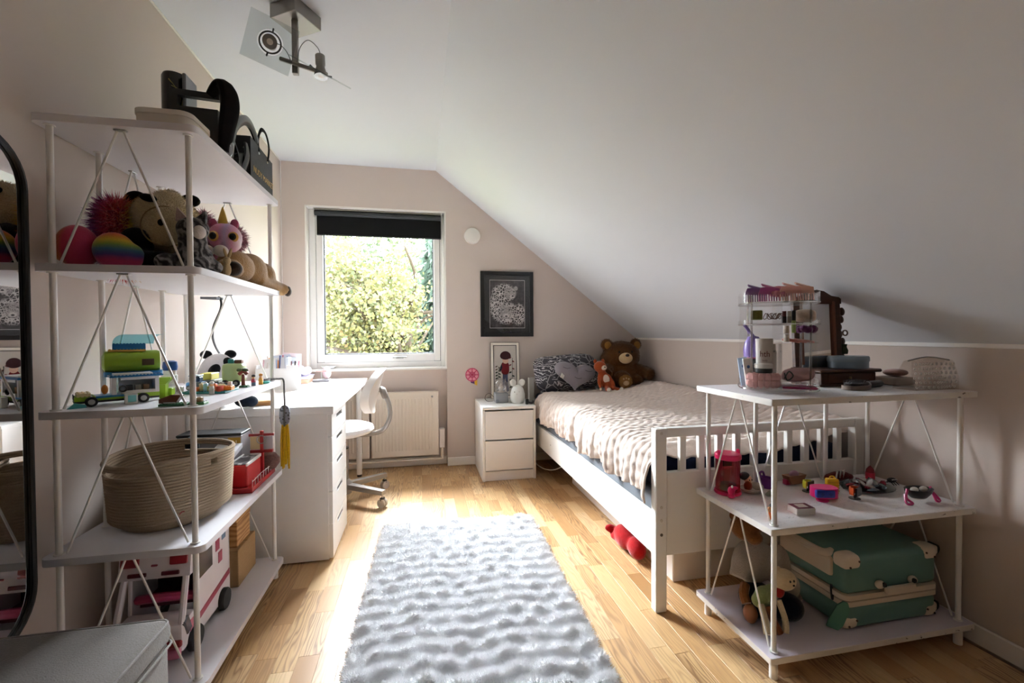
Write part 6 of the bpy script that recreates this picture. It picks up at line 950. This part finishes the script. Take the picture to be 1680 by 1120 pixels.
ofg = thing('orange_figure', 'little orange toy figure with black hair behind the front post', 'toy figure', (1.082, 1.2, R2)); MB().ell((1.082, 1.215, R2 + .012), (.009, .009, .012)).build('body', P('#e0702a', .4), ofg); MB().ell((1.08, 1.215, R2 + .032), (.008, .008, .009)).build('head', P('#c98a5c', .4), ofg); MB().ell((1.092, 1.218, R2 + .036), (.01, .01, .014)).build('hair', P('#1c1712', .5), ofg)
# ------------------------------------------------------------------ low shelf, bottom board
R3 = .0815
TCS = P('#5d857e', .45); TCR = P('#d8c9b6', .45)
cs = thing('suitcase', 'turquoise hard-shell suitcase with cream corners and trim lying on the bottom board', 'suitcase', (1.53, 1.35, R3)); S0, S1, T0, T1, H0 = 1.36, 1.745, 1.205, 1.485, R3 + .001
MB().box(S0, T0, H0, S1, T1, H0 + .085, .022, seg=3).build('lower_shell', TCS, cs); MB().box(S0, T0, H0 + .115, S1, T1, H0 + .245, .022, seg=3).build('upper_shell', TCS, cs)
for k, (z, h, o_) in enumerate(((H0 + .08, .016, .004), (H0 + .096, .005, .001), (H0 + .101, .016, .004))): MB().prism(rrect(S0 - o_, T0 - o_, S1 + o_, T1 + o_, .026, 5), z, z + h, 'z').build('trim_band', TCR if k != 1 else P('#a89a88', .5), cs)
for x, sx in ((S0, 1), (S1, -1)):
    for y, sy in ((T0, 1), (T1, -1)):
        for z0, z1, q in ((H0 - .0005, H0 + .052, .06), (H0 + .195, H0 + .2482, .07)):
            cp = MB().box(min(x - sx * .003, x + sx * q), min(y - sy * .003, y + sy * q * .8), z0, max(x - sx * .003, x + sx * q), max(y - sy * .003, y + sy * q * .8), z1, .022, seg=4).build('corner_cap', TCR, cs)
            if sy > 0:
                for u, w in ((.25, .3), (.75, .62)): MB().cyl((x + sx * q * u, y - .004, z0 + (z1 - z0) * w), (x + sx * q * u, y - .0015, z0 + (z1 - z0) * w), .0035, n=10).build('rivet', P('#4a382c', .4), cp)
hd_ = MB().box(1.5, T0 - .026, H0 + .118, 1.62, T0 - .012, H0 + .142, .005, seg=2).build('front_handle', TCR, cs)
for x in (1.492, 1.628): MB().ell((x, T0 - .006, H0 + .145), (.018, .01, .014), (0, .3, 0)).build('handle_mount', TCR, hd_); MB().cbox((x + (.006 if x < 1.55 else -.006), T0 - .016, H0 + .148), (.012, .012, .014), .003).build('handle_hinge', P('#1d1814', .5), hd_)
MB().tube(bez([(S0 + .015, 1.27, H0 + .235), (S0 - .02, 1.275, H0 + .235), (S0 - .022, 1.36, H0 + .235), (S0 - .02, 1.45, H0 + .235), (S0 + .015, 1.455, H0 + .235)], 6), .013, 10).build('side_handle', TCR, cs); MB().box(S0 - .012, 1.25, H0 + .16, S0 + .02, 1.47, H0 + .225, .008, seg=2).build('pull_handle_housing', TCR, cs)
for z in (H0 + .02, H0 + .22):
    for y in (T0 + .035, T1 - .045): w = MB().box(S1 - .01, y - .022, z - .014, S1 + .022, y + .022, z + .018, .008, seg=2).build('wheel_bracket', TCR, cs); MB().cyl((S1 + .024, y - .012, z - .0), (S1 + .024, y + .012, z - .0), .0185, n=18).build('wheel', P('#131212', .5), w)
for y in (1.4, 1.34): MB().cyl((1.73, y + .08, H0 + .2455), (1.73, y + .08, H0 + .2475), .005, n=10).build('top_rivet', P('#1a1512', .4), cs)
lt_ = thing('luggage_tag', 'green leather luggage tag on a black loop hanging from the suitcase', 'tag', (1.325, 1.225, R3)); MB(rotm(.12, .3, -.5, (1.335, 1.226, R3 + .003))).prism([(-.02, 0), (.014, .0), (.022, .022), (.02, .085), (.007, .105), (-.007, .105), (-.018, .085), (-.022, .022)], -.0025, .0025, 'y').build('tag_body', P('#4f8473', .5), lt_); MB().ring((1.345, 1.24, R3 + .115), .022, .003, 20, 6, (.6, -.7, .1)).build('loop', BLACK, lt_)
# dressed teddy and doll
td = thing('teddy_in_sweater', 'brown teddy in a grey knitted sweater and dark trousers slumped on the bottom board', 'plush toy', (1.17, 1.37, R3)); KN = F('#b3a699', '#9a8d80', 150, .9); TD = F('#8a5a34', '#6a4224', 90); NV = F('#1c2435', '#121827', 70)
blob('sweater', [((1.175, 1.4, R3 + .16), (.075, .055, .08)), ((1.12, 1.39, R3 + .16), (.035, .035, .05)), ((1.245, 1.36, R3 + .15), (.04, .04, .08)), ((1.27, 1.34, R3 + .09), (.036, .036, .05))], KN, td, .006, 4, tubes=[([(1.12, 1.39, R3 + .17), (1.095, 1.375, R3 + .12)], [.03, .032])])
blob('head', [((1.165, 1.425, R3 + .275), (.055, .05, .05)), ((1.16, 1.375, R3 + .255), (.03, .025, .025))], TD, td, .006, 4); blob('trousers', [((1.16, 1.37, R3 + .05), (.06, .05, .05)), ((1.13, 1.33, R3 + .036), (.05, .04, .034)), ((1.225, 1.3, R3 + .045), (.055, .05, .044))], NV, td, .006, 4)
MB().ell((1.09, 1.31, R3 + .033), (.022, .024, .032)).build('foot', P('#8d5630', .45), td); MB().ell((1.268, 1.325, R3 + .05), (.022, .02, .024)).build('hand', TD, td); MB().tube(bez([(1.11, 1.36, R3 + .1), (1.085, 1.335, R3 + .085), (1.08, 1.315, R3 + .065)], 4), .016, 8).build('arm', TD, td)
for s in (-1, 1): MB().ell((1.165 + s * .045, 1.43, R3 + .318), (.018, .012, .018)).build('ear', TD, td)
cuffs = MB().ring((1.271, 1.332, R3 + .062), .03, .007, 20, 6, (.1, -.2, 1)).build('cuff', KN, td)
dl = thing('cream_bear_doll', 'small cream bear doll in a green knitted top lying across the teddy', 'plush toy', (1.16, 1.29, R3)); CR2 = F('#d9c4a0', '#c4ad88', 130); GK = F('#8f9a66', '#77824f', 150, .9)
blob('head', [((1.185, 1.27, R3 + .16), (.04, .034, .034)), ((1.216, 1.268, R3 + .148), (.014, .01, .012)), ((1.17, 1.28, R3 + .19), (.012, .01, .012))], CR2, dl, .004, 4); blob('top', [((1.13, 1.29, R3 + .1), (.036, .03, .032)), ((1.155, 1.285, R3 + .115), (.025, .025, .024)), ((1.108, 1.29, R3 + .088), (.026, .024, .024))], GK, dl, .005, 4)
MB().ell((1.163, 1.262, R3 + .125), (.014, .012, .02), (0, .4, 0)).build('red_scarf', F('#a32a24'), dl); MB().tube(bez([(1.1, 1.275, R3 + .085), (1.095, 1.25, R3 + .05), (1.082, 1.225, R3 + .018)], 5), .011, 8).build('leg', CR2, dl); MB().tube(bez([(1.12, 1.265, R3 + .08), (1.12, 1.24, R3 + .045), (1.13, 1.225, R3 + .015)], 5), .012, 8).build('leg', F('#7d4a2a'), dl); MB().tube(bez([(1.155, 1.26, R3 + .1), (1.158, 1.235, R3 + .05), (1.147, 1.22, R3 + .016)], 5), .01, 8).build('arm', CR2, dl)
for x in (1.18, 1.194): MB().ell((x, 1.238, R3 + .17), (.003, .003, .004), (0, 0, 0), 8, 6).build('eye', BLACK, dl)
MB().ell((1.19, 1.234, R3 + .158), (.004, .003, .003), (0, 0, 0), 8, 6).build('nose', BLACK, dl)
